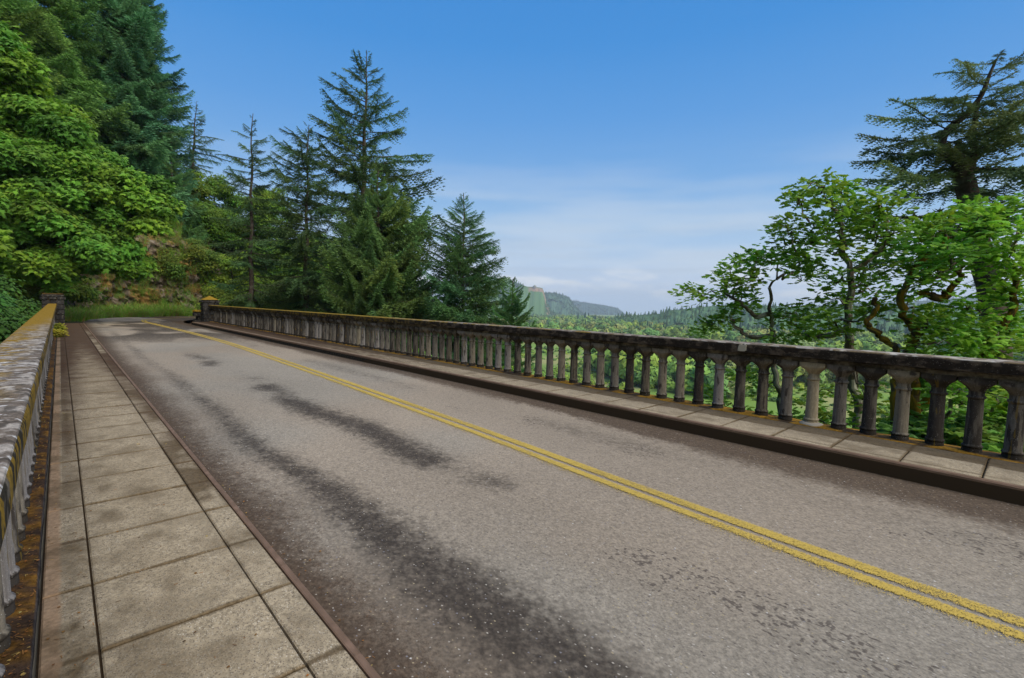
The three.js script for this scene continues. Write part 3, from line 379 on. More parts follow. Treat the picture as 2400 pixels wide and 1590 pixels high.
function fir(o) {
  const { x, z, top, label, prof, n, seed, lean = [0, 0], r0 = 0.22, col = [0.098, 0.178, 0.060], kinds = boughs, angle = [38, 16, -8], skip = 0.1, wide = 1, grp = 'fir trees along the far end of the bridge', until = 0 } = o;
  const y0 = ground(x, z) - 0.4, g = group('fir_tree', x, y0, z), r = rng(seed), H = top - y0; tag(g, label, 'fir tree', grp);
  const at = (h) => V(lean[0] * (h / H) ** 1.3, h, lean[1] * (h / H) ** 1.3), tk = newOut(); tubeInto(tk, Array.from({ length: 15 }, (_, i) => { const p = at(H * i / 14), w = 0.06 * Math.sin(i * 1.7 + seed); p.x += w; return p; }), r0, 0.02, 8); mesh('trunk', outGeo(tk), firBark, g);
  const right = V(-z, 0, x).normalize(), M = kinds.map(() => []), C = kinds.map(() => []), tMax = prof[prof.length - 1][0]; const depth = Math.min(H - until, tMax);
  for (let i = 0; i < n; i++) {
    const t = depth * Math.pow((i + 0.5 + (r() - 0.5) * 0.7) / n, 0.85), phi = i * 2.39996 + (r() - 0.5) * 0.9, dx = Math.cos(phi), dz = Math.sin(phi), s = dx * right.x + dz * right.z; if (r() < skip) continue;
    let k = 0; while (k < prof.length - 2 && t > prof[k + 1][0]) k++; const w = clamp((t - prof[k][0]) / (prof[k + 1][0] - prof[k][0])), L = mix(prof[k][1], prof[k + 1][1], w), R = mix(prof[k][2], prof[k + 1][2], w), m = (L + R) / 2, len = (s < 0 ? mix(m, L, -s) : mix(m, R, s)) * (0.42 + 0.72 * r());
    const q = t / depth, e = THREE.MathUtils.degToRad((q < 0.5 ? mix(angle[0], angle[1], q * 2) : mix(angle[1], angle[2], q * 2 - 1)) + (r() - 0.5) * 26);
    const X = V(dx * Math.cos(e), Math.sin(e), dz * Math.cos(e)), Z = X.clone().cross(V(0, 1, 0)).normalize().applyAxisAngle(X, (r() - 0.5) * 0.5), Y = Z.clone().cross(X), v = Math.floor(r() * kinds.length), p = at(H - t);
    const mt = new THREE.Matrix4().makeBasis(X.multiplyScalar(len), Y.multiplyScalar(len), Z.multiplyScalar(len * wide)); mt.setPosition(p); M[v].push(mt); C[v].push(colour(col, r, 0.42));
  }
  kinds.forEach((b, i) => { if (!M[i].length) return; instanced('crown', b.leaf, needleMat, M[i], C[i], g); instanced('branches', b.wood, firBark, M[i], null, g); });
  return g;
}
// a leafy tree: clusters of sprays, joined to the nearest wood by bent branches
function leafy(o) {
  const { name, label, category, limbs = [], lobes, sprays, per, size, col, barkM = oakBark, seed, grp, trunk, wood = 0.02, limbMat, limbR = 0.07, vary = 0.3, droop = 0.4 } = o;
  const r = rng(seed), base = o.base, g = group(name, ...base), B = V(...base), nodes = []; tag(g, label, category, grp);
  const tk = newOut(), br = newOut(); let any = false;
  limbs.forEach((l, i) => { const pts = new THREE.CatmullRomCurve3(l.map((p) => V(...p).sub(B))).getPoints(l.length * 5); pts.forEach((p, k) => { if (k && k < pts.length - 1) p.add(V((vn(k * 0.9, i * 7 + seed) - 0.5) * 0.12, 0, (vn(k * 0.9, i * 5 + seed + 3) - 0.5) * 0.12)); }); tubeInto(tk, pts, limbR * (i ? 0.72 : 1), limbR * 0.38, 8); nodes.push(...pts.slice(Math.floor(pts.length * 0.35))); any = true; });
  if (any) mesh('trunk', outGeo(tk), limbMat ?? barkM, g);
  const L = lobes.map((l) => ({ c: V(l[0], l[1], l[2]).sub(B), s: l.length > 3 ? l.slice(3) : null })); if (!nodes.length) nodes.push(V(0, 0.05, 0));
  const d0 = (p) => Math.min(...nodes.map((q) => q.distanceTo(p))); L.forEach((l) => { l.d = d0(l.c); }); L.sort((p, q) => p.d - q.d);
  if (wood) for (const l of L) { let best = null, bd = 1e9; for (const q of nodes) { const d = q.distanceTo(l.c) + 0.5 * Math.max(0, q.y - l.c.y); if (d < bd) { bd = d; best = q; } } const k = 7, pts = []; for (let i = 0; i <= k; i++) { const t = i / k, p = best.clone().lerp(l.c, t); p.y += Math.sin(Math.PI * t) * bd * 0.14 * (r() > 0.5 ? 1 : -0.4); if (i && i < k) p.add(V((r() - 0.5), (r() - 0.5), (r() - 0.5)).multiplyScalar(bd * 0.13)); pts.push(p); } tubeInto(br, pts, wood * (0.5 + Math.min(1.2, bd * 0.6)), wood * 0.3, 5); nodes.push(...pts.slice(2)); }
  if (br.pos.length) mesh('branches', outGeo(br), barkM, g).userData.kind = 'stuff';
  const M = sprays.map(() => []), C = sprays.map(() => []);
  for (const l of L) { const s = l.s ?? [size * 1.5, size * 1.1, size * 1.5], tone = colour(col, r, vary * 0.7); for (let i = 0; i < per; i++) {
    const u = r() * 2 - 1, a = r() * 2 * Math.PI, rad = Math.cbrt(0.18 + 0.82 * r()), q = Math.sqrt(1 - u * u), n = V(q * Math.cos(a), u, q * Math.sin(a)), p = l.c.clone().add(V(n.x * s[0] * rad, n.y * s[1] * rad, n.z * s[2] * rad));
    const up = V(0, 1, 0).addScaledVector(n, droop).add(V((r() - 0.5) * 0.6, 0, (r() - 0.5) * 0.6)).normalize(), qt = new THREE.Quaternion().setFromUnitVectors(V(0, 1, 0), up).multiply(new THREE.Quaternion().setFromAxisAngle(V(0, 1, 0), r() * 6.283)), k = (o.spray ?? 1) * (0.75 + 0.5 * r()), v = Math.floor(r() * sprays.length);
    M[v].push(new THREE.Matrix4().compose(p, qt, V(k, k, k))); C[v].push(colour([tone.r, tone.g, tone.b], r, vary)); } }
  sprays.forEach((s, i) => { if (M[i].length) instanced('crown', s, broadMat, M[i], C[i], g); });
  return g;
}
const cloud = (r, c, rad, n) => Array.from({ length: n }, () => { const u = r() * 2 - 1, a = r() * 6.283, q = Math.sqrt(1 - u * u), k = Math.cbrt(r()); return [c[0] + rad[0] * q * Math.cos(a) * k, c[1] + rad[1] * u * k, c[2] + rad[2] * q * Math.sin(a) * k]; });
// ---------------------------------------------------------------- rock bluff beyond the bridge
const bluffPath = new THREE.CatmullRomCurve3([[-14, -34], [-8, -38], [-3.5, -41.8], [0.0, -45.4], [2.8, -48.4], [6.0, -49.8], [8.4, -49.7], [10.0, -51.6], [12.2, -57], [17, -66], [26, -78]].map(([x, z]) => V(x, 0, z)), false, 'centripetal');
function bluffPoint(s, t) {
  const p = bluffPath.getPoint(s), d = bluffPath.getTangent(s), nx = -d.z, nz = d.x;                  // n points towards the road
  const h = 4.6 + 2.6 * fbm(s * 9, 3.3, 3), y = t < 0.75 ? t / 0.75 * h : h + (t - 0.75) / 0.25 * 2.6, back = t < 0.75 ? 0.9 * Math.pow(t / 0.75, 1.4) : 0.9 + (t - 0.75) / 0.25 * 6;
  const q = V(p.x - nx * back, y, p.z - nz * back), k = ss(0, 0.08, t) * (1 - 0.4 * ss(0.8, 1, t));
  const big = fbm3(q.x * 0.42, q.y * 0.5, q.z * 0.42, 3) - 0.5, cr = Math.abs(fbm3(q.x * 1.5 + 9, q.y * 1.9, q.z * 1.5, 3) - 0.5), fine = fbm3(q.x * 4, q.y * 4.4, q.z * 4, 3) - 0.5, o = (big * 2.6 + 2.6 * (0.22 - Math.min(0.22, cr * 2)) + fine * 0.45) * k;
  q.x += -nx * o; q.z += -nz * o; q.y += fine * 0.2 * k; return q;
}
{
  const N = 420, Mt = 70, pos = [], col = [], uv = [], idx = [];
  for (let j = 0; j <= Mt; j++) for (let i = 0; i <= N; i++) { const s = i / N, t = j / Mt, q = bluffPoint(s, t); pos.push(q.x, q.y - 0.4 * (t === 0 ? 1 : 0), q.z); uv.push(q.x + q.z * 0.4, q.y);
    const a = fbm3(q.x * 0.7, q.y * 0.8, q.z * 0.7, 4), b = fbm3(q.x * 1.3 + 20, q.y * 0.6, q.z * 1.3, 4), f = fbm3(q.x * 6, q.y * 6, q.z * 6, 3);
    let c = mix3([0.10, 0.074, 0.05], [0.25, 0.205, 0.155], ss(0.35, 0.65, f)); c = mix3(c, [0.36, 0.215, 0.065], 0.85 * ss(0.52, 0.64, a)); c = mix3(c, [0.12, 0.20, 0.03], 0.85 * ss(0.52, 0.63, b)); col.push(...c); }
  for (let j = 0; j < Mt; j++) for (let i = 0; i < N; i++) { const a = j * (N + 1) + i, b = a + N + 1; idx.push(a, a + 1, b, b, a + 1, b + 1); }
  const g = geoFrom(pos, idx, uv, col); g.computeVertexNormals();
  const rock = greyMap(512, 2, (x, y) => 0.45 + 0.75 * fbm(x * 12, y * 12, 4) * (0.7 + 0.4 * h2(x * 200, y * 200)));
  const bl = mesh('rock_bluff', g, std({ vertexColors: true, map: rock, bumpMap: rock, bumpScale: 0.06, roughness: 1, side: THREE.DoubleSide })); tag(bl, 'mossy brown rock bluff rising behind the bend of the road', 'cliff', null, 'structure');
}
// grass and litter
function bladeTuft(seed, n, h, spread) { const r = rng(seed), a = []; for (let i = 0; i < n; i++) { const an = r() * 6.283, b = V(Math.cos(an) * spread * r(), 0, Math.sin(an) * spread * r()), dir = V(Math.cos(an + r()), 0, Math.sin(an + r())), l = h * (0.6 + 0.7 * r()), w = V(-dir.z, 0, dir.x).multiplyScalar(0.012 + 0.008 * r()), m = b.clone().addScaledVector(dir, l * 0.22).add(V(0, l * 0.6, 0)), e = b.clone().addScaledVector(dir, l * (0.5 + 0.4 * r())).add(V(0, l * (0.75 + 0.3 * r()), 0)); tri(a, b.clone().add(w), b.clone().sub(w), m); tri(a, m.clone().addScaledVector(w, 0.7), m.clone().addScaledVector(w, -0.7), e); } return geoFrom(a, null); }
{
  const r = rng(61), tufts = [bladeTuft(1, 16, 0.5, 0.2), bladeTuft(2, 14, 0.42, 0.22)], M = [[], []], C = [[], []], M2 = [[], []], C2 = [[], []];
  const put = (MM, CC, p, k, c) => { const v = Math.floor(r() * 2); MM[v].push(new THREE.Matrix4().compose(p, new THREE.Quaternion().setFromEuler(new THREE.Euler((r() - 0.5) * 0.4, r() * 6.28, (r() - 0.5) * 0.4)), V(k, k * (0.7 + 0.6 * r()), k))); CC[v].push(colour(c, r, 0.3)); };
  for (let i = 0; i < 9000; i++) { const s = 0.12 + 0.66 * r(), p = bluffPath.getPoint(s), d = bluffPath.getTangent(s), o = r() * 3.4 - 0.2, X = p.x - d.z * o, Zz = p.z + d.x * o; const rd = roadDist(X, Zz); if (rd < 3.05 + 0.5 * vn(X * 1.2, Zz * 1.2)) continue; put(M, C, V(X, Math.max(-0.1, ground(X, Zz)) - 0.03, Zz), 0.7 + 0.9 * r(), r() < 0.75 ? [0.23, 0.42, 0.045] : [0.38, 0.33, 0.1]); }
  for (let i = 0; i < 2400; i++) { const s = 0.14 + 0.62 * r(), t = 0.06 + 0.9 * r(), p = bluffPoint(s, t); if (fbm3(p.x * 1.3 + 20, p.y * 0.6, p.z * 1.3, 3) < 0.5 && fbm3(p.x * 0.7, p.y * 0.8, p.z * 0.7, 3) < 0.54 && t < 0.72) continue; put(M2, C2, p, 0.6 + 0.8 * r(), r() < 0.6 ? [0.19, 0.34, 0.04] : [0.38, 0.27, 0.08]); }
  const gg = group('verge_grass'); tag(gg, 'bright green grass along the foot of the rock bluff', 'grass', null, 'stuff'); M.forEach((m, i) => instanced('grass_blades', tufts[i], broadMat, m, C[i], gg));
  const g2 = group('bluff_grass'); tag(g2, 'grass and dry tufts clinging to the rock bluff', 'grass', null, 'stuff'); M2.forEach((m, i) => instanced('grass_blades', tufts[i], broadMat, m, C2[i], g2));
  // needles and leaf scraps in the gutters of both sidewalks
  const sliver = geoFrom([-0.5, 0, -0.06, 0.5, 0.05, 0, -0.4, 0.02, 0.07, -0.4, 0.02, 0.07, 0.5, 0.05, 0, 0.42, 0, 0.09], null), flake = geoFrom([-0.5, 0, -0.3, 0.4, 0.08, -0.35, 0.5, 0, 0.25, -0.5, 0, -0.3, 0.5, 0, 0.25, -0.35, 0.1, 0.4], null), MS = [[], []], CS = [[], []];
  for (let i = 0; i < 5200; i++) { const z = 1.5 - 16 * Math.pow(r(), 1.5), k = r(); let x, y = 0.153; if (k < 0.62) { x = -0.135 - 0.11 * r(); y = 0.158; } else if (k < 0.72) x = -0.1 + 0.16 * r(); else if (k < 0.8) x = 0.1 + 0.75 * r(); else if (k < 0.9) { x = 6.72 + 0.15 * r() + driftR(z); y = 0.156; } else { x = 0.9 + 0.35 * r() * r(); y = 0.006; } const v = r() < 0.75 ? 0 : 1, s = v ? 0.006 + 0.010 * r() : 0.010 + 0.018 * r(); MS[v].push(new THREE.Matrix4().compose(V(x, y, z), new THREE.Quaternion().setFromEuler(new THREE.Euler((r() - 0.5) * 0.5, r() * 6.28, (r() - 0.5) * 0.5)), V(s, s, s))); CS[v].push(colour(r() < 0.5 ? [0.22, 0.10, 0.03] : r() < 0.7 ? [0.10, 0.05, 0.022] : [0.36, 0.24, 0.07], r, 0.35)); }
  const lt = group('leaf_litter'); tag(lt, 'fallen brown needles and leaf scraps in the gutters', 'leaf litter', null, 'stuff'); [sliver, flake].forEach((g, i) => instanced('litter', g, farMat, MS[i], CS[i], lt));
}

{
  const r = rng(71), M = bushSprays.map(() => []), C = bushSprays.map(() => []);
  for (let i = 0; i < 5200; i++) { const left = i < 3400, x = left ? -7 - 30 * r() : -6 + 44 * r(), z = left ? 4 - 62 * r() : -53 - 34 * r(); if (!left && roadDist(x, z) < 8) continue; const y = ground(x, z), k = 1.4 + 1.6 * r(), v = Math.floor(r() * 2); M[v].push(new THREE.Matrix4().compose(V(x, y + 0.25 * k, z), new THREE.Quaternion().setFromEuler(new THREE.Euler((r() - 0.5) * 0.8, r() * 6.28, (r() - 0.5) * 0.8)), V(k, k, k))); C[v].push(colour(r() < 0.5 ? [0.09, 0.19, 0.025] : [0.14, 0.24, 0.03], r, 0.35)); }
  const u = group('undergrowth'); tag(u, 'leafy green undergrowth covering the hillside above the bend', 'undergrowth', null, 'stuff'); bushSprays.forEach((g, i) => instanced('foliage', g, broadMat, M[i], C[i], u));
}
// ---------------------------------------------------------------- trees by the far end of the bridge
const G1 = 'fir trees along the far end of the bridge';
fir({ x: 16.4, z: -34.3, top: 19.5, lean: [0.45, 0.2], kinds: airyBoughs, seed: 101, n: 190, r0: 0.34, prof: [[0, 0.25, 0.25], [1.1, 1.2, 0.9], [2.4, 2.6, 1.9], [4.2, 4.4, 2.4], [5.6, 3.6, 3.4], [7.2, 4.4, 4.8], [9.4, 4.6, 5.2], [11.2, 4.2, 6.2], [13.6, 4.2, 6.0], [16, 4, 5], [22, 3, 4]], label: 'tallest fir, with long upswept boughs standing clear against the sky', angle: [34, 12, -6], skip: 0.12 });
fir({ x: 14.75, z: -28.4, top: 9.7, seed: 102, n: 330, r0: 0.2, col: [0.152, 0.258, 0.070], kinds: softBoughs, prof: [[0, 0.3, 0.3], [1.4, 1.0, 1.3], [3, 2.2, 3.1], [5.5, 3.3, 3.7], [8, 3.6, 3.8], [12, 3.4, 3.4]], label: 'dense drooping yellow-green fir in front of the tallest fir', angle: [35, 8, -16], skip: 0.04 });
fir({ x: 9.6, z: -36.8, top: 13.95, lean: [0.3, 0.05], kinds: airyBoughs, seed: 103, n: 150, r0: 0.2, prof: [[0, 0.25, 0.25], [1.5, 1.2, 1.1], [2.8, 2.1, 1.8], [5, 2.3, 1.9], [8, 2.2, 2.0], [11, 2.6, 2.4], [14, 2.2, 2.2]], label: 'slim sparse fir with bare lower trunk nearest the capped pillar', angle: [30, 0, -14], skip: 0.16 });
fir({ x: 12.25, z: -33.9, top: 13.15, lean: [0.25, 0.1], kinds: airyBoughs, seed: 104, n: 260, r0: 0.2, prof: [[0, 0.3, 0.3], [1, 1.7, 1.2], [2, 2.3, 1.5], [4, 3.0, 2.2], [7, 3.0, 2.4], [10, 3.2, 2.8], [14, 2.6, 2.6]], label: 'dark-trunked bushy fir between the slim fir and the tallest fir', angle: [32, 4, -16], skip: 0.1 });
fir({ x: 12.6, z: -74, top: 26.2, lean: [0.9, 0], kinds: airyBoughs, seed: 105, n: 150, r0: 0.3, prof: [[0, 0.3, 0.3], [3, 1.3, 2.4], [7, 2.0, 4.0], [12, 2.6, 5.2], [18, 3, 5.6], [24, 3, 4]], label: 'far thin fir standing free of the dark hillside trees', angle: [25, -6, -20], skip: 0.15 });
fir({ x: 18.05, z: -23.95, top: 8.15, kinds: airyBoughs, seed: 106, n: 360, r0: 0.17, col: [0.109, 0.234, 0.078], prof: [[0, 0.2, 0.2], [1.8, 1.6, 1.5], [2.8, 2.1, 2.1], [4.2, 2.8, 2.8], [6, 3.1, 3.1], [9, 3.2, 3.2], [13, 2.8, 2.8]], label: 'small neat cone-shaped fir at the right end of the row', angle: [38, 10, -8], skip: 0.05 });
fir({ x: 18.2, z: -20, top: 2.95, lean: [0.3, 0.1], seed: 107, n: 120, r0: 0.1, col: [0.103, 0.242, 0.066], prof: [[0, 0.2, 0.25], [0.8, 0.7, 0.8], [1.6, 1.2, 1.4], [3, 1.4, 1.7], [6, 1.6, 1.7]], label: 'little fir with its tip just above the valley-side rail', angle: [48, 30, 0], skip: 0.05 });
fir({ x: 22.8, z: -37.6, top: 5.9, seed: 108, n: 170, r0: 0.2, col: [0.090, 0.211, 0.103], prof: [[0, 0.3, 0.3], [2, 1.5, 1.6], [5, 2.6, 2.6], [10, 3, 3]], label: 'blue-green fir peeping out between the drooping fir and the neat fir', angle: [35, 10, -10] });
fir({ x: 20.2, z: -30.5, top: 3.6, seed: 109, n: 150, r0: 0.16, col: [0.094, 0.211, 0.103], prof: [[0, 0.3, 0.3], [2, 1.5, 1.6], [5, 2.4, 2.4], [9, 2.6, 2.6]], label: 'short dark fir low behind the rail beside the neat fir', angle: [35, 10, -10] });
// big firs on the hillside, taller than the picture
const G2 = 'hillside firs';
fir({ x: 4.6, z: -57, top: 37, seed: 201, n: 520, r0: 0.45, prof: [[0, 0.4, 0.4], [5, 2.4, 2.4], [10, 3.8, 3.9], [16, 4.6, 4.6], [22, 5.2, 5.0], [30, 5.4, 5.6], [34, 5, 5]], label: 'huge dark fir whose right edge stands against the sky', angle: [30, -4, -22], kinds: [...boughs, ...softBoughs], skip: 0.03, wide: 1.25, grp: G2, col: [0.119, 0.266, 0.109] });
fir({ x: 0.4, z: -54, top: 33, seed: 202, n: 500, r0: 0.42, prof: [[0, 0.4, 0.4], [5, 2.6, 2.4], [10, 3.8, 3.8], [16, 4.8, 4.8], [24, 5.4, 5.2], [31, 5, 5]], label: 'huge fir just left of the sky-edge fir, above the maple', angle: [28, -6, -24], kinds: [...softBoughs, ...boughs], skip: 0.03, wide: 1.3, grp: G2, col: [0.162, 0.314, 0.076] });
fir({ x: -4.2, z: -50, top: 31, seed: 203, n: 460, r0: 0.4, prof: [[0, 0.4, 0.4], [5, 2.6, 2.6], [10, 4.2, 4.2], [18, 5.2, 5.2], [28, 5.2, 5.2]], label: 'leftmost huge hillside fir behind the maple', angle: [28, -6, -24], kinds: softBoughs, skip: 0.03, wide: 1.3, grp: G2, col: [0.172, 0.314, 0.068] });
fir({ x: 6.6, z: -63, top: 36, seed: 204, n: 420, r0: 0.42, prof: [[0, 0.4, 0.4], [6, 2.4, 2.6], [12, 3.6, 3.9], [20, 4.6, 5], [30, 5, 6]], label: 'bluish fir behind the sky-edge fir', angle: [26, -6, -22], kinds: [...boughs, ...softBoughs], skip: 0.05, wide: 1.2, grp: G2, col: [0.114, 0.266, 0.144] });
fir({ x: 8.4, z: -58, top: 16.5, seed: 205, n: 260, r0: 0.26, prof: [[0, 0.3, 0.3], [3, 1.8, 1.8], [7, 2.8, 2.8], [13, 3.4, 3.2]], label: 'middling fir at the foot of the sky-edge fir', angle: [28, -4, -20], kinds: softBoughs, skip: 0.04, grp: G2, col: [0.133, 0.266, 0.080] });

// ---------------------------------------------------------------- the maple arching over the left of the bend
{
  const r = rng(300), lobes = [];
  const add = (n, c, rad, s) => { for (const p of cloud(r, c, [rad[0] * 1.1, rad[1] * 1.1, rad[2]], Math.round(n * 1.8))) lobes.push([...p, s * (0.45 + 0.6 * r()), s * 0.42, s * (0.45 + 0.6 * r())]); };
  add(20, [-1.6, 9.6, -36.5], [2.8, 2.2, 2.6], 1.25); add(18, [1.2, 7.6, -36.2], [2.4, 2.3, 2.6], 1.15); add(10, [3.2, 6.9, -36], [1.5, 1.6, 2.2], 0.95); add(12, [-2.2, 5.2, -35.8], [2.6, 1.8, 2.6], 1.1); add(9, [0.6, 4.4, -35.5], [2.0, 1.3, 2], 0.95); add(7, [2.7, 4.3, -35.9], [1.0, 1.0, 1.6], 0.75); add(12, [-2.6, 13.2, -36.5], [2.0, 1.8, 2.4], 1.1); add(14, [-1.8, 3.2, -36.6], [2.2, 1.2, 2.2], 0.9); add(4, [3.0, 3.4, -35.9], [0.5, 0.5, 1], 0.6); add(5, [4.2, 6.6, -35.9], [0.6, 0.9, 1.2], 0.7);
  leafy({ name: 'maple_tree', label: 'big bright-leaved maple arching over the road from the hillside', category: 'maple tree', base: [-5.6, ground(-5.6, -38) - 0.3, -38], limbs: [[[-5.6, ground(-5.6, -38) - 0.3, -38], [-5.0, 2.4, -37.8], [-3.8, 5.4, -37.2], [-2.2, 8, -36.8], [-1, 10.5, -36.6]], [[-5.0, 2.4, -37.8], [-2.8, 4.2, -37], [0, 5.8, -36.4], [2.6, 6.2, -36.2]], [[-3.8, 5.4, -37.2], [-3.6, 9, -37], [-3, 13, -36.8]], [[-2.8, 4.2, -37], [-0.5, 4.4, -36], [2.0, 4.3, -35.8]]], limbR: 0.3, lobes, sprays: mapleSprays, per: 42, size: 1, spray: 1.0, col: [0.15, 0.32, 0.03], barkM: mapleBark, seed: 301, wood: 0.05, vary: 0.3, droop: 0.6 });
}
// lower woods on the bend and the hillside behind it
{
  const spots = [[12, -52.5, 5.2, 2.6], [15.5, -54, 6.2, 3], [18.5, -51.5, 5.2, 2.8], [22, -52, 6, 3], [11.5, -60, 7, 3.2], [16.5, -62, 8, 3.6], [21.5, -60, 7, 3.4], [27, -54, 6, 3.2], [14, -69, 8, 3.6], [20, -70, 8, 3.8], [26, -64, 7, 3.4], [31, -58, 6, 3.2], [9.8, -66, 7.5, 3]];
  const what = ['leafy sapling just past the corner of the bluff', 'bright rounded tree behind the slim fir', 'low bright tree behind the dark-trunked fir', 'green tree glimpsed behind the tallest fir', 'tree above the bluff corner, second rank', 'tall pale green tree on the slope behind the slim fir', 'slope tree behind the dark-trunked fir', 'outer tree of the bend behind the drooping fir', 'highest leafy tree under the far thin fir', 'upper slope tree seen through the fir trunks', 'upper slope tree right of the fir trunks', 'last leafy tree before the valley opens', 'small-leaved tree beside the foot of the hillside firs'];
  spots.forEach(([x, z, h, w], i) => { const r = rng(400 + i), y0 = ground(x, z) - 0.2, lobes = cloud(r, [x, y0 + h * 0.6, z], [w, h * 0.42, w], 26).map((p) => [...p, 0.85 + 0.4 * r(), 0.5, 0.85 + 0.4 * r()]); leafy({ name: 'broadleaf_tree', label: what[i], category: 'tree', grp: 'leafy trees behind the bend', base: [x, y0, z], limbs: [[[x, y0, z], [x + 0.2, y0 + h * 0.4, z], [x, y0 + h * 0.8, z + 0.2]]], limbR: 0.13, lobes, sprays: bushSprays, per: 30, size: 0.8, spray: 1.15, col: i % 3 ? [0.12, 0.235, 0.02] : [0.17, 0.29, 0.025], seed: 420 + i, wood: 0.03, vary: 0.3, barkM: mapleBark }); });
  const extra = [[13.2, -38.6, 2.4, 1.7, 'bush filling the gap between the slim fir and the dark-trunked fir'], [17.6, -38.4, 2.6, 2.0, 'bush at the foot of the tallest fir'], [20.6, -34.2, 1.8, 1.8, 'bush low between the drooping fir and the neat fir'], [8.2, -38.2, 1.9, 1.1, 'bush just behind the pyramid-capped pillar']];
  const shr = [[-3.4, -41.6, 3.2, 1.5, 'leafy bush on the bank left of the end pillar'], [-1.2, -43.6, 3.4, 1.4, 'yellowish bush hanging on the bank right of the end pillar'], [0.6, -45.2, 2.6, 1.0, 'small bush low on the bank where the rock begins'], [-2.6, -22, 1.9, 1.5, 'dark leafy bush leaning over the hillside rail'], [-2.2, -29, 2.2, 1.4, 'bush between the hillside rail and the end pillar'], [-3.6, -27, 3.4, 1.8, 'tall shaded bush left of the end pillar'], [-2.4, -15.5, 0.5, 1.1, 'low dark bush below the hillside rail'], [-1.8, -38.2, 2.8, 1.2, 'pale hanging bush directly behind the end pillar'], [9.6, -50.4, 1.5, 1.0, 'small bush at the right corner of the bluff'], [4.6, -50.6, 5.6, 1.3, 'bush on top of the bluff above the bend'], [7.4, -51, 5.6, 1.5, 'round bush on top of the bluff corner'], [9.2, -51.6, 6.6, 1.7, 'tall bright bush hanging over the right corner of the bluff'], [1.4, -49, 5.5, 1.4, 'bush on top of the bluff beneath the maple'], ...extra];
  shr.forEach(([x, z, top, w, label], i) => { const r = rng(500 + i), gy = (i >= 9 && i < 13) || i === 7 ? Math.max(ground(x, z), top - 2.4) : ground(x, z), cy = top - w * 0.8, lobes = cloud(r, [x, cy, z], [w, w * 0.8, w], 18).map((p) => [...p, 0.6, 0.4, 0.6]); leafy({ name: 'bush', label, category: 'bush', grp: 'bushes by the bend and the hillside rail', base: [x, gy - 0.1, z], limbs: [[[x, gy - 0.1, z], [x + 0.1, mix(gy, cy, 0.6), z], [x, cy, z]]], limbR: 0.06, lobes, sprays: bushSprays, per: 26, size: 0.6, spray: 0.8, col: i > 2 && i < 7 ? [0.06, 0.15, 0.02] : [0.15, 0.23, 0.025], seed: 520 + i, wood: 0.02, barkM: mapleBark }); });
}
const oakLeft = [[10.83, 1.95, -5.56], [11.21, 1.86, -5.47], [12.43, 2.43, -5.53], [12.07, 1.96, -5.27], [11.24, 2.12, -4.71], [11.84, 2.63, -5.03], [12.06, 2.78, -4.75], [11.53, 2.81, -4.33], [12.69, 2.81, -4.52], [11.40, 2.30, -4.42], [11.86, 1.95, -4.77], [11.93, 1.26, -5.25], [11.60, 1.20, -5.55], [12.13, 1.56, -5.15], [12.56, 1.72, -4.89], [12.51, 0.94, -6.08], [11.92, 3.49, -3.99], [12.57, 3.47, -4.33], [12.75, 3.18, -4.11], [11.94, 2.73, -3.99], [11.47, 2.50, -3.55], [13.37, 2.84, -3.97], [12.12, 2.54, -3.43], [12.06, 2.82, -3.75], [13.23, 2.43, -3.86], [12.46, 1.39, -4.27], [12.33, 1.50, -3.92], [12.96, 1.25, -3.93], [11.45, 1.01, -3.78], [12.89, 1.07, -3.72], [12.28, 1.42, -3.41]];
const oakMid = [[11.09, 4.02, -3.41], [12.25, 4.11, -3.88], [12.89, 4.30, -3.83], [11.44, 4.12, -3.11], [12.39, 4.33, -3.14], [11.62, 4.00, -3.22], [12.66, 4.06, -3.07], [12.65, 3.87, -2.95], [11.51, 3.70, -2.96], [12.61, 4.00, -3.98], [12.33, 3.55, -3.62], [12.42, 3.32, -3.48], [12.77, 3.62, -3.35], [11.93, 3.11, -3.18], [12.57, 3.12, -3.58], [12.78, 3.07, -3.81], [11.29, 3.33, -2.78], [12.95, 3.51, -2.88], [12.00, 3.80, -2.52], [12.21, 3.90, -2.47], [11.51, 3.64, -2.22], [12.73, 3.80, -2.31], [11.87, 3.67, -2.00], [13.01, 3.69, -2.83], [11.79, 3.42, -2.29], [12.44, 3.34, -2.24], [12.04, 3.18, -2.42], [12.47, 3.13, -2.64], [11.52, 2.87, -2.70], [11.44, 2.75, -2.89], [12.82, 2.97, -2.42], [12.88, 3.13, -2.16], [12.50, 3.19, -1.91], [13.15, 2.80, -2.69], [11.66, 2.53, -2.12], [13.10, 2.76, -2.10], [11.52, 2.30, -2.40], [13.17, 2.36, -3.05], [12.37, 2.19, -3.16], [12.51, 2.18, -2.38], [13.34, 2.04, -2.31], [12.85, 1.98, -2.73], [12.79, 1.84, -3.01], [11.30, 1.74, -2.25], [11.80, 1.78, -3.14], [11.22, 1.44, -2.90], [11.38, 1.05, -3.21], [11.55, 1.24, -2.75], [12.99, 1.53, -2.80], [11.49, 1.55, -2.09]];
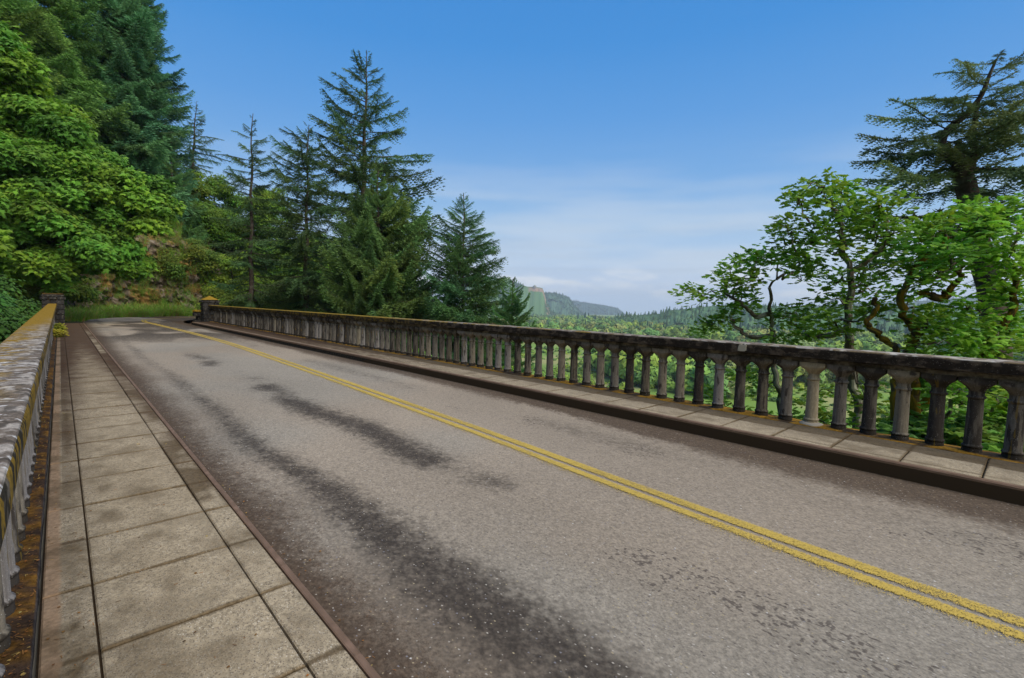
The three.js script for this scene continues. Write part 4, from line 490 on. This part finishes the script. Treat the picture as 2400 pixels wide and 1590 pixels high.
const oakRight = [[10.92, 2.97, -1.44], [11.40, 3.12, -1.35], [12.27, 3.22, -1.27], [12.56, 3.39, -1.14], [11.96, 3.43, -0.93], [10.79, 3.12, -0.76], [11.57, 3.00, -0.93], [11.94, 2.95, -1.11], [10.37, 2.65, -1.06], [11.89, 2.79, -0.99], [11.16, 2.77, -0.76], [11.69, 3.03, -0.73], [11.89, 3.25, -0.61], [11.90, 3.10, -0.50], [11.55, 3.28, -0.40], [11.63, 3.38, -0.32], [10.70, 2.70, -1.29], [11.42, 2.55, -1.26], [10.55, 2.37, -1.01], [11.37, 2.41, -1.41], [11.48, 2.79, -1.59], [12.02, 2.47, -1.79], [11.15, 2.11, -1.47], [10.28, 2.13, -1.21], [11.51, 2.26, -1.17], [10.75, 2.35, -0.92], [11.94, 1.84, -1.80], [11.22, 2.52, -0.48], [11.21, 2.58, -0.35], [12.48, 2.58, -0.28], [11.24, 2.29, -0.28], [11.13, 2.32, -0.42], [11.12, 2.68, -0.54], [11.45, 2.84, -0.42], [10.52, 2.82, -0.26], [11.61, 2.04, -0.30], [12.50, 1.90, -0.49], [11.65, 1.84, -0.22], [12.07, 1.81, -0.67], [12.56, 1.64, -0.53], [12.32, 1.60, -0.36], [12.06, 1.59, -0.71], [12.21, 1.77, -1.03], [12.21, 1.62, -1.22], [10.83, 1.54, -1.29], [11.37, 1.32, -1.40], [11.06, 1.26, -1.14], [10.89, 1.35, -0.92], [11.65, 1.27, -0.77], [11.05, 1.37, -0.54], [11.78, 1.36, -0.38], [11.70, 1.30, -0.23], [10.53, 1.11, -0.73], [11.35, 1.05, -0.54], [11.23, 1.08, -0.30], [11.95, 1.02, -1.10], [10.44, 1.07, -1.21]];
const limbA = [[12.38, -1.16, -3.96], [12.32, 0.24, -4.16], [12.29, 0.96, -4.23], [12.27, 1.50, -4.30], [12.25, 2.10, -4.35]];
const limbA2 = [[12.08, 1.50, -4.23], [11.97, 1.39, -4.52], [11.87, 1.68, -4.79], [11.72, 1.93, -5.14]];
const limbA3 = [[12.10, 0.97, -4.17], [11.95, 0.93, -4.59], [11.85, 1.12, -4.85], [11.79, 1.37, -4.99]];
const limbB = [[12.26, -0.83, -2.44], [12.22, 0.42, -2.62], [12.20, 1.23, -2.70], [12.19, 1.54, -2.76], [12.20, 2.39, -2.74], [12.16, 2.93, -2.91], [12.14, 3.47, -2.99], [12.11, 3.73, -3.11]];
const limbB2 = [[11.91, 1.24, -2.64], [11.81, 1.04, -3.06], [11.71, 1.06, -3.44]];
const limbB3 = [[12.29, 2.40, -2.76], [12.36, 2.65, -2.45], [12.40, 2.91, -2.26]];
const limbC = [[10.88, -0.14, -1.62], [10.87, 0.47, -1.67], [10.87, 0.95, -1.72], [10.83, 1.18, -1.94], [10.79, 1.36, -2.12], [10.81, 1.56, -2.02], [10.81, 1.83, -2.03]];
const limbC2 = [[11.12, -0.12, -1.36], [11.10, 0.47, -1.48], [11.09, 0.95, -1.54], [11.10, 1.17, -1.47], [11.09, 1.38, -1.57], [11.08, 1.71, -1.65], [11.08, 2.07, -1.64], [11.10, 2.44, -1.46], [11.14, 2.86, -1.15]];
const limbC3 = [[11.11, 1.92, -1.40], [11.14, 1.84, -1.20], [11.15, 1.99, -1.04], [11.16, 2.42, -0.91]];
const limbC4 = [[11.51, -0.19, -1.40], [11.57, 0.51, -0.87], [11.59, 1.14, -0.49], [11.60, 1.65, -0.32], [11.60, 2.21, -0.31]];
const firStem = [[19.99, -1.42, -0.56], [19.98, 0.81, -0.80], [19.98, 2.04, -0.97], [19.96, 3.04, -1.21], [19.94, 4.31, -1.52], [19.92, 5.46, -1.76], [19.91, 6.04, -1.91]];
const firStemA = [[19.91, 6.04, -1.91], [19.87, 6.39, -2.27], [19.86, 6.75, -2.36], [19.87, 7.11, -2.25], [19.91, 7.46, -1.87], [19.94, 7.93, -1.58], [19.95, 8.44, -1.45], [19.96, 8.87, -1.33]];
const firStemB = [[20.32, 5.54, -1.80], [20.33, 6.15, -1.67], [20.33, 6.97, -1.71], [20.33, 7.77, -1.68], [20.34, 8.18, -1.62]];
const ridgeA = [[35.5, 2.9], [38.73, 3.0], [40.73, 2.75], [41.72, 2.99], [42.76, 2.54], [43.86, 2.20], [44.53, 1.98], [45.38, 1.98], [46.31, 1.86], [46.55, 1.16], [46.93, -0.13], [47.40, -0.91], [48.31, -1.39]];
const ridgeB = [[42.76, 1.08], [44.75, 1.12], [46.49, 1.32], [47.67, 1.30], [48.68, 1.07], [49.36, 0.79], [49.79, 0.25], [50.14, -0.24], [50.65, -0.73], [51.26, -1.22]];
const ridgeC = [[46.76, 0.42], [49.78, 0.46], [51.20, 0.28], [52.85, 0.07], [54.33, -0.15], [55.06, -0.34], [55.55, -0.72], [55.90, -1.10]];
const ridgeD = [[54.67, -1.38], [57.50, -1.01], [59.86, -0.80], [60.75, -0.40], [62.36, -0.22], [64.02, 0.05], [65.94, 0.24], [68.83, 0.39], [72.36, 0.24], [76.01, 0.24], [80.95, 0.35], [85.32, 0.22], [89.16, 0.08], [93.54, 0.05]];
const ridgeE = [[66.41, -0.58], [72.37, 0.15], [77.70, 0.69], [82.13, 0.92], [85.52, 1.29], [87.35, 1.27], [89.07, 1.39], [93.43, 1.63]];
const vista = [[45.38, 2.08]];
// ---------------------------------------------------------------- oaks and the old fir on the valley side
const root = (p) => [p[0], ground(p[0], p[2]) - 0.2, p[2]];
const oakLow = (seed, c, rad, n) => cloud(rng(seed), c, rad, n);
leafy({ name: 'oak_tree', label: 'low spreading oak reaching left over the valley with a thin lichened trunk', category: 'oak tree', grp: 'oaks beyond the valley-side rail', base: root(limbA[0]), limbs: [[root(limbA[0]), ...limbA], limbA2, limbA3], limbR: 0.085, lobes: [...oakLeft, ...oakLow(1, [11.8, -0.6, -4.6], [1.4, 0.9, 1.2], 8)], sprays: oakSprays, per: 9, size: 0.165, spray: 1.08, col: [0.20, 0.37, 0.03], seed: 601, wood: 0.03, vary: 0.26 });
leafy({ name: 'oak_tree', label: 'tallest twisted oak, with open gaps showing its pale branches', category: 'oak tree', grp: 'oaks beyond the valley-side rail', base: root(limbB[0]), limbs: [[root(limbB[0]), ...limbB], limbB2, limbB3], limbR: 0.10, lobes: [...oakMid, ...oakLow(2, [12.2, -0.4, -2.8], [1.4, 1.0, 1.0], 10)], sprays: oakSprays, per: 7, size: 0.16, spray: 1.08, col: [0.19, 0.35, 0.03], seed: 602, wood: 0.032, vary: 0.26 });
leafy({ name: 'oak_tree', label: 'bright green oak with golden moss on its forked trunk', category: 'oak tree', grp: 'oaks beyond the valley-side rail', base: root(limbC2[0]), limbs: [[root(limbC2[0]), ...limbC2], [root(limbC2[0]), ...limbC], limbC3, limbC4], limbR: 0.105, limbMat: mossBark, lobes: [...oakRight.filter((p) => !(p[1] > 1.6 && p[1] < 2.95 && p[2] > -0.98 && p[2] < -0.5)), ...oakLow(3, [11.4, -0.2, -0.4], [1.2, 1.0, 1.4], 16)], sprays: oakSprays, per: 9, size: 0.175, spray: 1.08, col: [0.21, 0.41, 0.032], seed: 603, wood: 0.032, vary: 0.28 });
{
  const g = group('old_fir_tree', 20, ground(20, -0.6) - 0.4, -0.6); tag(g, 'old broken-topped fir with flat open boughs behind the oaks', 'fir tree'); const B = g.position, r = rng(640);
  const tk = newOut(), sm = (l) => new THREE.CatmullRomCurve3(l.map((p) => V(...p).sub(B))).getPoints(l.length * 4); const main = sm([[20, ground(20, -0.6) - 0.4, -0.5], ...firStem]), sA = sm(firStemA), sB = sm(firStemB);
  tubeInto(tk, main, 0.36, 0.24, 10); tubeInto(tk, sA, 0.15, 0.03, 7); tubeInto(tk, sB, 0.12, 0.03, 7); tubeInto(tk, [main[main.length - 1], main[main.length - 1].clone().add(V(0.05, 0.4, -0.1)), main[main.length - 1].clone().add(V(0, 0.75, -0.05))], 0.2, 0.05, 7); mesh('trunk', outGeo(tk), firBark, g);
  const M = airyBoughs.map(() => []), C = airyBoughs.map(() => []);
  const put = (p, dx, dz, len, e, wide = 1.15) => { const X = V(dx * Math.cos(e), Math.sin(e), dz * Math.cos(e)), Z = X.clone().cross(V(0, 1, 0)).normalize().applyAxisAngle(X, (r() - 0.5) * 0.35), Y = Z.clone().cross(X), v = Math.floor(r() * 3), m = new THREE.Matrix4().makeBasis(X.multiplyScalar(len), Y.multiplyScalar(len), Z.multiplyScalar(len * wide)); m.setPosition(p); M[v].push(m); C[v].push(colour([0.175, 0.245, 0.092], r, 0.38)); };
  for (let i = 0; i < 32; i++) { const q = 0.1 + 0.9 * i / 32, p = sA[Math.floor(q * (sA.length - 1))], a = i * 2.4; put(p, Math.cos(a) * 0.75, Math.sin(a), mix(3.1, 1.0, q) * (0.7 + 0.5 * r()), (r() - 0.35) * 0.4 + q * 0.25); }
  for (let i = 0; i < 16; i++) { const q = i / 16, p = sB[Math.floor(q * (sB.length - 1))], a = i * 2.4; put(p, Math.cos(a) * 0.8, Math.sin(a), mix(3.2, 1.5, q) * (0.7 + 0.5 * r()), (r() - 0.4) * 0.3); }
  for (let i = 0; i < 15; i++) { const q = 0.55 + 0.45 * i / 15, p = main[Math.floor(q * (main.length - 1))], a = i * 2.4; put(p, Math.cos(a) * 0.8, Math.sin(a), (2.3 + 1.3 * q) * (0.6 + 0.5 * r()), (r() - 0.75) * 0.35); }
  airyBoughs.forEach((b, i) => { instanced('crown', b.leaf, needleMat, M[i], C[i], g); instanced('branches', b.wood, firBark, M[i], null, g); });
}
{
  const spots = [[9.6, 0.6, -0.2, 1.0, 'leafy bush pressing against the near end of the balustrade'], [10.6, -0.9, -0.3, 1.1, 'bush under the mossy forked oak'], [11.2, -3.6, -0.9, 1.1, 'bush filling the gap under the twisted oak'], [10.8, -6.4, -1.3, 1.0, 'low bush below the spreading oak'], [13.2, 1.6, 0.4, 1.5, 'darker tall bush behind the mossy oak'], [14.6, -1.2, 0.2, 1.5, 'bush at the foot of the old fir'], [15.5, -4.4, -1.4, 1.5, 'bush farther down the slope under the oaks'], [12.8, -9.6, -2.6, 1.2, 'yellow-green bush low through the middle balusters'], [15.5, -12.4, -3.6, 1.5, 'bush low on the slope left of the oaks'], [14, -16.4, -2.2, 1.6, 'shaded bush behind the left balusters'], [12.4, -21, -0.8, 1.8, 'bush behind the rail below the little fir'], [11.2, -26.4, 0.2, 1.7, 'bush behind the rail below the drooping fir'], [16, -18.5, -1.6, 1.6, 'bush at the foot of the little fir'], [10.4, -30.5, 0.9, 1.5, 'bush behind the rail below the dark-trunked fir']];
  spots.forEach(([x, z, top, w, label], i) => { const r = rng(700 + i), gy = ground(x, z), cy = top - w * 0.7, lobes = cloud(r, [x, cy, z], [w, w * 0.8, w], 24).map((p) => [...p, 0.4, 0.3, 0.4]); leafy({ name: 'bush', label, category: 'bush', grp: 'bushes on the valley slope', base: [x, Math.min(gy, cy - w) - 0.1, z], limbs: [[[x, Math.min(gy, cy - w) - 0.1, z], [x + 0.1, mix(gy, cy, 0.6), z], [x, cy, z]]], limbR: 0.07, lobes, sprays: i < 8 ? oakSprays : bushSprays, per: i < 8 ? 30 : 24, size: 0.5, spray: i < 8 ? 1.25 : 0.75, col: i === 7 ? [0.30, 0.42, 0.04] : i % 2 ? [0.13, 0.28, 0.025] : [0.18, 0.36, 0.03], seed: 720 + i, wood: 0.02 }); });
}

for (const [x, z, w, label] of [[-0.06, -26.2, 0.15, 'yellow-green weed growing from the gutter near the end pillar'], [-0.1, -22.6, 0.13, 'small weed in the gutter of the hillside sidewalk']]) { const r = rng(Math.round(-z * 10)); leafy({ name: 'weed', label, category: 'weed', base: [x, 0.14, z], lobes: cloud(r, [x, 0.15 + w * 0.7, z], [w * 0.7, w * 0.7, w * 1.6], 9).map((p) => [...p, 0.1, 0.1, 0.14]), sprays: oakSprays, per: 12, size: 0.1, spray: 0.5, col: [0.40, 0.40, 0.03], seed: 900 + Math.round(-z), wood: 0.006 }); }

// ---------------------------------------------------------------- valley woods and far ridges
function crownLump(seed, n, tall) { const r = rng(seed), a = [], nr = []; const lob = Array.from({ length: 7 }, () => [(r() - 0.5) * 0.5, 0.35 + r() * 0.45 * tall, (r() - 0.5) * 0.5, 0.2 + 0.13 * r()]); for (let i = 0; i < n; i++) { const l = lob[i % 7], u = r() * 1.6 - 0.6, an = r() * 6.283, q = Math.sqrt(Math.max(0, 1 - u * u)), nn = V(q * Math.cos(an), u, q * Math.sin(an)), p = V(l[0], l[1], l[2]).addScaledVector(nn, l[3] * (0.8 + 0.3 * r())), t = V(r() - 0.5, r() - 0.5, r() - 0.5).cross(nn).normalize(), b = t.clone().cross(nn).addScaledVector(nn, (r() - 0.5) * 1.2), s = 0.07 + 0.05 * r(), A = p.clone().addScaledVector(t, s), B = p.clone().addScaledVector(t, -s), D = p.clone().addScaledVector(b, s * 1.5), flip = B.clone().sub(A).cross(D.clone().sub(A)).dot(nn) < 0; if (flip) tri(a, B, A, D); else tri(a, A, B, D); const m = nn.clone().multiplyScalar(0.75).add(V((r() - 0.5) * 0.5, 0.25, (r() - 0.5) * 0.5)).normalize(); for (let k = 0; k < 3; k++) nr.push(m.x, m.y, m.z); } const g = geoFrom(a, null); g.setAttribute('normal', new THREE.Float32BufferAttribute(nr, 3)); return g; }
function spire(seed) { const r = rng(seed), a = []; for (let i = 0; i < 90; i++) { const t = (i + r()) / 90, an = i * 2.4, w = 0.17 * t + 0.015, y = 1 - t * 0.95, e = V(Math.cos(an) * w, y - 0.05 - 0.07 * r(), Math.sin(an) * w), c = V(0, y + 0.03, 0), s = V(-Math.sin(an), 0, Math.cos(an)).multiplyScalar(0.045 + 0.05 * t); tri(a, c, e.clone().add(s), e.clone().sub(s)); } return geoFrom(a, null); }
const lumps = [crownLump(1, 420, 1), crownLump(2, 420, 1.15), crownLump(3, 420, 0.85)], spires = [spire(4), spire(5)];
const polar = (azDeg, d) => { const a = azDeg * Math.PI / 180; return [d * Math.sin(a), -d * Math.cos(a)]; };
{
  const r = rng(800), M = lumps.map(() => []), C = lumps.map(() => []), near = [], MS = spires.map(() => []), CS = spires.map(() => []);
  const kinds = [[0.18, 0.29, 0.07], [0.22, 0.34, 0.06], [0.14, 0.245, 0.06], [0.24, 0.29, 0.09], [0.11, 0.20, 0.06]];
  for (let i = 0; i < 9500; i++) {
    const az = 36 + 58 * r(), d = 210 + 2500 * Math.pow(r(), 1.25), [x, z] = polar(az, d), wood = fbm(x * 0.0065 + 3, z * 0.0065, 3), y = ground(x, z); if (y > -20) continue;
    const meadow = d < 520 ? 0.53 : d < 800 ? 0.47 : 0.40; if (wood < meadow) continue;
    const h = (8 + 9 * r()) * (0.8 + 0.5 * vn(x * 0.01, z * 0.01)), c = kinds[Math.floor(clamp(vn(x * 0.012 + 40, z * 0.012) * 0.75 + r() * 0.3) * 4.99)], mt = new THREE.Matrix4().compose(V(x, y - 0.3, z), new THREE.Quaternion().setFromAxisAngle(V(0, 1, 0), r() * 6.28), V(h * (0.9 + 0.35 * r()), h, h * (0.9 + 0.35 * r())));
    if (d > 900 && vn(x * 0.004 + 9, z * 0.004) > 0.68 && r() < 0.35) { const k = Math.floor(r() * 2); MS[k].push(new THREE.Matrix4().compose(V(x, y - 1, z), new THREE.Quaternion(), V(h * 1.5, h * 1.7, h * 1.5))); CS[k].push(colour([0.03, 0.07, 0.045], r, 0.25)); continue; }
    if (d < 420 && near.length < 90) { near.push([mt, c, az, d]); continue; }
    const k = Math.floor(r() * 3); M[k].push(mt); C[k].push(colour(c, r, 0.1));
  }
  for (let i = 0; i < 5200; i++) { const az = 40 + 52 * r(), d = 120 + 620 * Math.pow(r(), 0.9), [x, z] = polar(az, d), y = ground(x, z); if (y > -17 || fbm(x * 0.02 + 7, z * 0.02, 3) < 0.47) continue; const h = 1.4 + 3.2 * r() * r(), k = Math.floor(r() * 3); M[k].push(new THREE.Matrix4().compose(V(x, y - 0.3 * h, z), new THREE.Quaternion().setFromAxisAngle(V(0, 1, 0), r() * 6.28), V(h * 1.5, h, h * 1.5))); C[k].push(colour(r() < 0.3 ? [0.11, 0.20, 0.05] : [0.21, 0.33, 0.05], r, 0.25)); }
  const w = group('valley_woods'); tag(w, 'mass of pale green woods spread across the valley floor', 'woodland', null, 'stuff'); lumps.forEach((g, i) => instanced('canopy', g, farMat, M[i], C[i], w)); spires.forEach((g, i) => MS[i].length && instanced('canopy', g, farMat, MS[i], CS[i], w));
  const tones = kinds.map((k) => std({ color: new THREE.Color(...k), roughness: 1, side: THREE.DoubleSide }));
  near.forEach(([mt, c], i) => { const p = V(0, 0, 0), q = new THREE.Quaternion(), s = V(1, 1, 1); mt.decompose(p, q, s); const g = group('valley_tree', p.x, p.y, p.z); tag(g, 'small rounded tree on the near valley floor seen between the balusters', 'tree', 'nearest trees on the valley floor'); g.quaternion.copy(q); g.scale.copy(s); const tk = newOut(); if (i === 0) tubeInto(tk, [V(0, 0, 0), V(0.01, 0.25, 0), V(0, 0.5, 0.01)], 0.03, 0.012, 6); mesh('trunk', i === 0 ? (near.trunk = outGeo(tk)) : near.trunk, mapleBark, g); mesh('crown', lumps[i % 3], tones[kinds.indexOf(c)], g); });
}
function skyline(table, az) { let k = 0; while (k < table.length - 2 && az > table[k + 1][0]) k++; return mix(table[k][1], table[k + 1][1], clamp((az - table[k][0]) / (table[k + 1][0] - table[k][0]))); }
function ridge(name, label, table, D, run, col, cliff, trees, treeH) {
  const g = group(name); tag(g, label, 'hill', null, 'structure'); const a0 = table[0][0], a1 = table[table.length - 1][0], N = 260, Mr = 44, pos = [], colr = [], idx = [], r = rng(Math.round(D));
  const pt = (az, t) => { const crest = 1.6 + D * Math.tan(skyline(table, az) * Math.PI / 180), low = -38 - 0.0118 * D - 12; const rockRun = cliff ? cliff(az) : 0; let y, back; if (t <= 1) { const f = 1 - t; const steep = mix(Math.pow(f, 0.85), Math.pow(f, 0.35), rockRun); y = mix(low, crest, 1 - Math.pow(1 - f, 1)); back = -run * (1 - steep); } else { y = mix(crest, low, (t - 1)); back = run * (t - 1) * 2; }
    const n = (fbm(az * 2.0, t * 7 + D, 4) - 0.5) * (cliff ? 1 - 0.7 * cliff(az) : 1), d = D + back + n * run * 0.5 * Math.min(1, t * 4) * (t <= 1 ? 1 : 0.3), [x, z] = polar(az, d); return V(x, y + n * (crest - low) * 0.12 * Math.min(1, t * 3) * (t < 1 ? 1 : 0), z); };
  for (let j = 0; j <= Mr; j++) for (let i = 0; i <= N; i++) { const az = mix(a0, a1, i / N), t = j / Mr * 1.5, p = pt(az, t); pos.push(p.x, p.y, p.z); const m = fbm(p.x * 0.01, p.z * 0.01 + p.y * 0.02, 4), k = cliff ? ss(44.4, 45.0, az) * ss(0.16, 0.10, t - 0.6 * ss(45.3, 46.7, az) + 0.25 * (fbm(az * 4, t * 6, 3) - 0.5)) * ss(0.008, 0.02, t) : 0; colr.push(...mix3(col.map((q) => q * (0.55 + 0.9 * m)), [0.27, 0.19, 0.135], k)); }
  for (let j = 0; j < Mr; j++) for (let i = 0; i < N; i++) { const a = j * (N + 1) + i, b = a + N + 1; idx.push(a, b, a + 1, a + 1, b, b + 1); }
  const gg = geoFrom(pos, idx, null, colr); gg.computeVertexNormals(); mesh('slope', gg, std({ vertexColors: true, roughness: 1, side: THREE.DoubleSide }), g);
  const M = [[], []], C = [[], []]; for (let i = 0; i < trees; i++) { const az = mix(a0, a1, r()), t = r() < 0.12 ? r() * 0.06 : r(); if (cliff && cliff(az) > 0.4 && t > 0.03 && t < 0.6) continue; if (cliff && cliff(az) > 0.3 && t <= 0.03) continue; const p = pt(az, t), k = Math.floor(r() * 2), h = treeH * (0.3 + 1.0 * r() * r() + 0.15); M[k].push(new THREE.Matrix4().compose(p.add(V(0, -h * 0.12, 0)), new THREE.Quaternion(), V(h * 1.3, h, h * 1.3))); C[k].push(colour(col, r, 0.3)); }
  spires.forEach((s, i) => M[i].length && instanced('forest', s, farMat, M[i], C[i], g)); return g;
}
ridge('hill', 'hazy wooded hill ending in a bare brown cliff above the valley', ridgeA, 2700, 420, [0.085, 0.16, 0.06], (az) => ss(43.6, 44.8, az) * ss(46.9, 46.5, az), 2600, 17);
ridge('hill', 'rounded blue-green hill behind the bare cliff', ridgeB, 3700, 520, [0.06, 0.12, 0.06], null, 1800, 18);
ridge('hill', 'farthest low blue ridge sinking to the plain', ridgeC, 5600, 700, [0.045, 0.085, 0.05], null, 900, 20);
ridge('hill', 'dark conifer ridge beyond the valley behind the oaks', ridgeD, 1350, 380, [0.08, 0.155, 0.065], null, 1500, 13);
ridge('hill', 'far pale blue hill seen past the old fir trunk', ridgeE, 4800, 700, [0.045, 0.085, 0.05], null, 900, 22);
{
  const D = 2695, [x, z] = polar(45.38, D), g = group('domed_building', x, 1.6 + D * Math.tan(1.92 * Math.PI / 180), z); tag(g, 'tiny domed stone building on top of the distant cliff', 'building'); const m = std({ color: new THREE.Color(0.42, 0.38, 0.32) });
  mesh('wall', new THREE.CylinderGeometry(8.5, 9, 9, 8).translate(0, 3, 0), m, g); const rf = mesh('roof', new THREE.SphereGeometry(8.2, 16, 6, 0, 6.283, 0, 1.571).scale(1, 0.6, 1).translate(0, 7.5, 0), std({ color: new THREE.Color(0.30, 0.33, 0.28) }), g); mesh('lantern', new THREE.CylinderGeometry(1, 1.2, 2.4, 8).translate(0, 13, 0), m, rf); for (let i = 0; i < 8; i++) { const w = mesh('window', new THREE.BoxGeometry(3.2, 5.5, 0.4), std({ color: new THREE.Color(0.05, 0.06, 0.07), roughness: 0.2 }), g), a = (i + 0.5) * Math.PI / 4; w.position.set(Math.sin(a) * 8.15, 3.6, Math.cos(a) * 8.15); w.rotation.y = a; }
}
scene.fog = new THREE.FogExp2(new THREE.Color(0.76, 0.89, 1.0), 0.00013);
renderer.render(scene, camera);
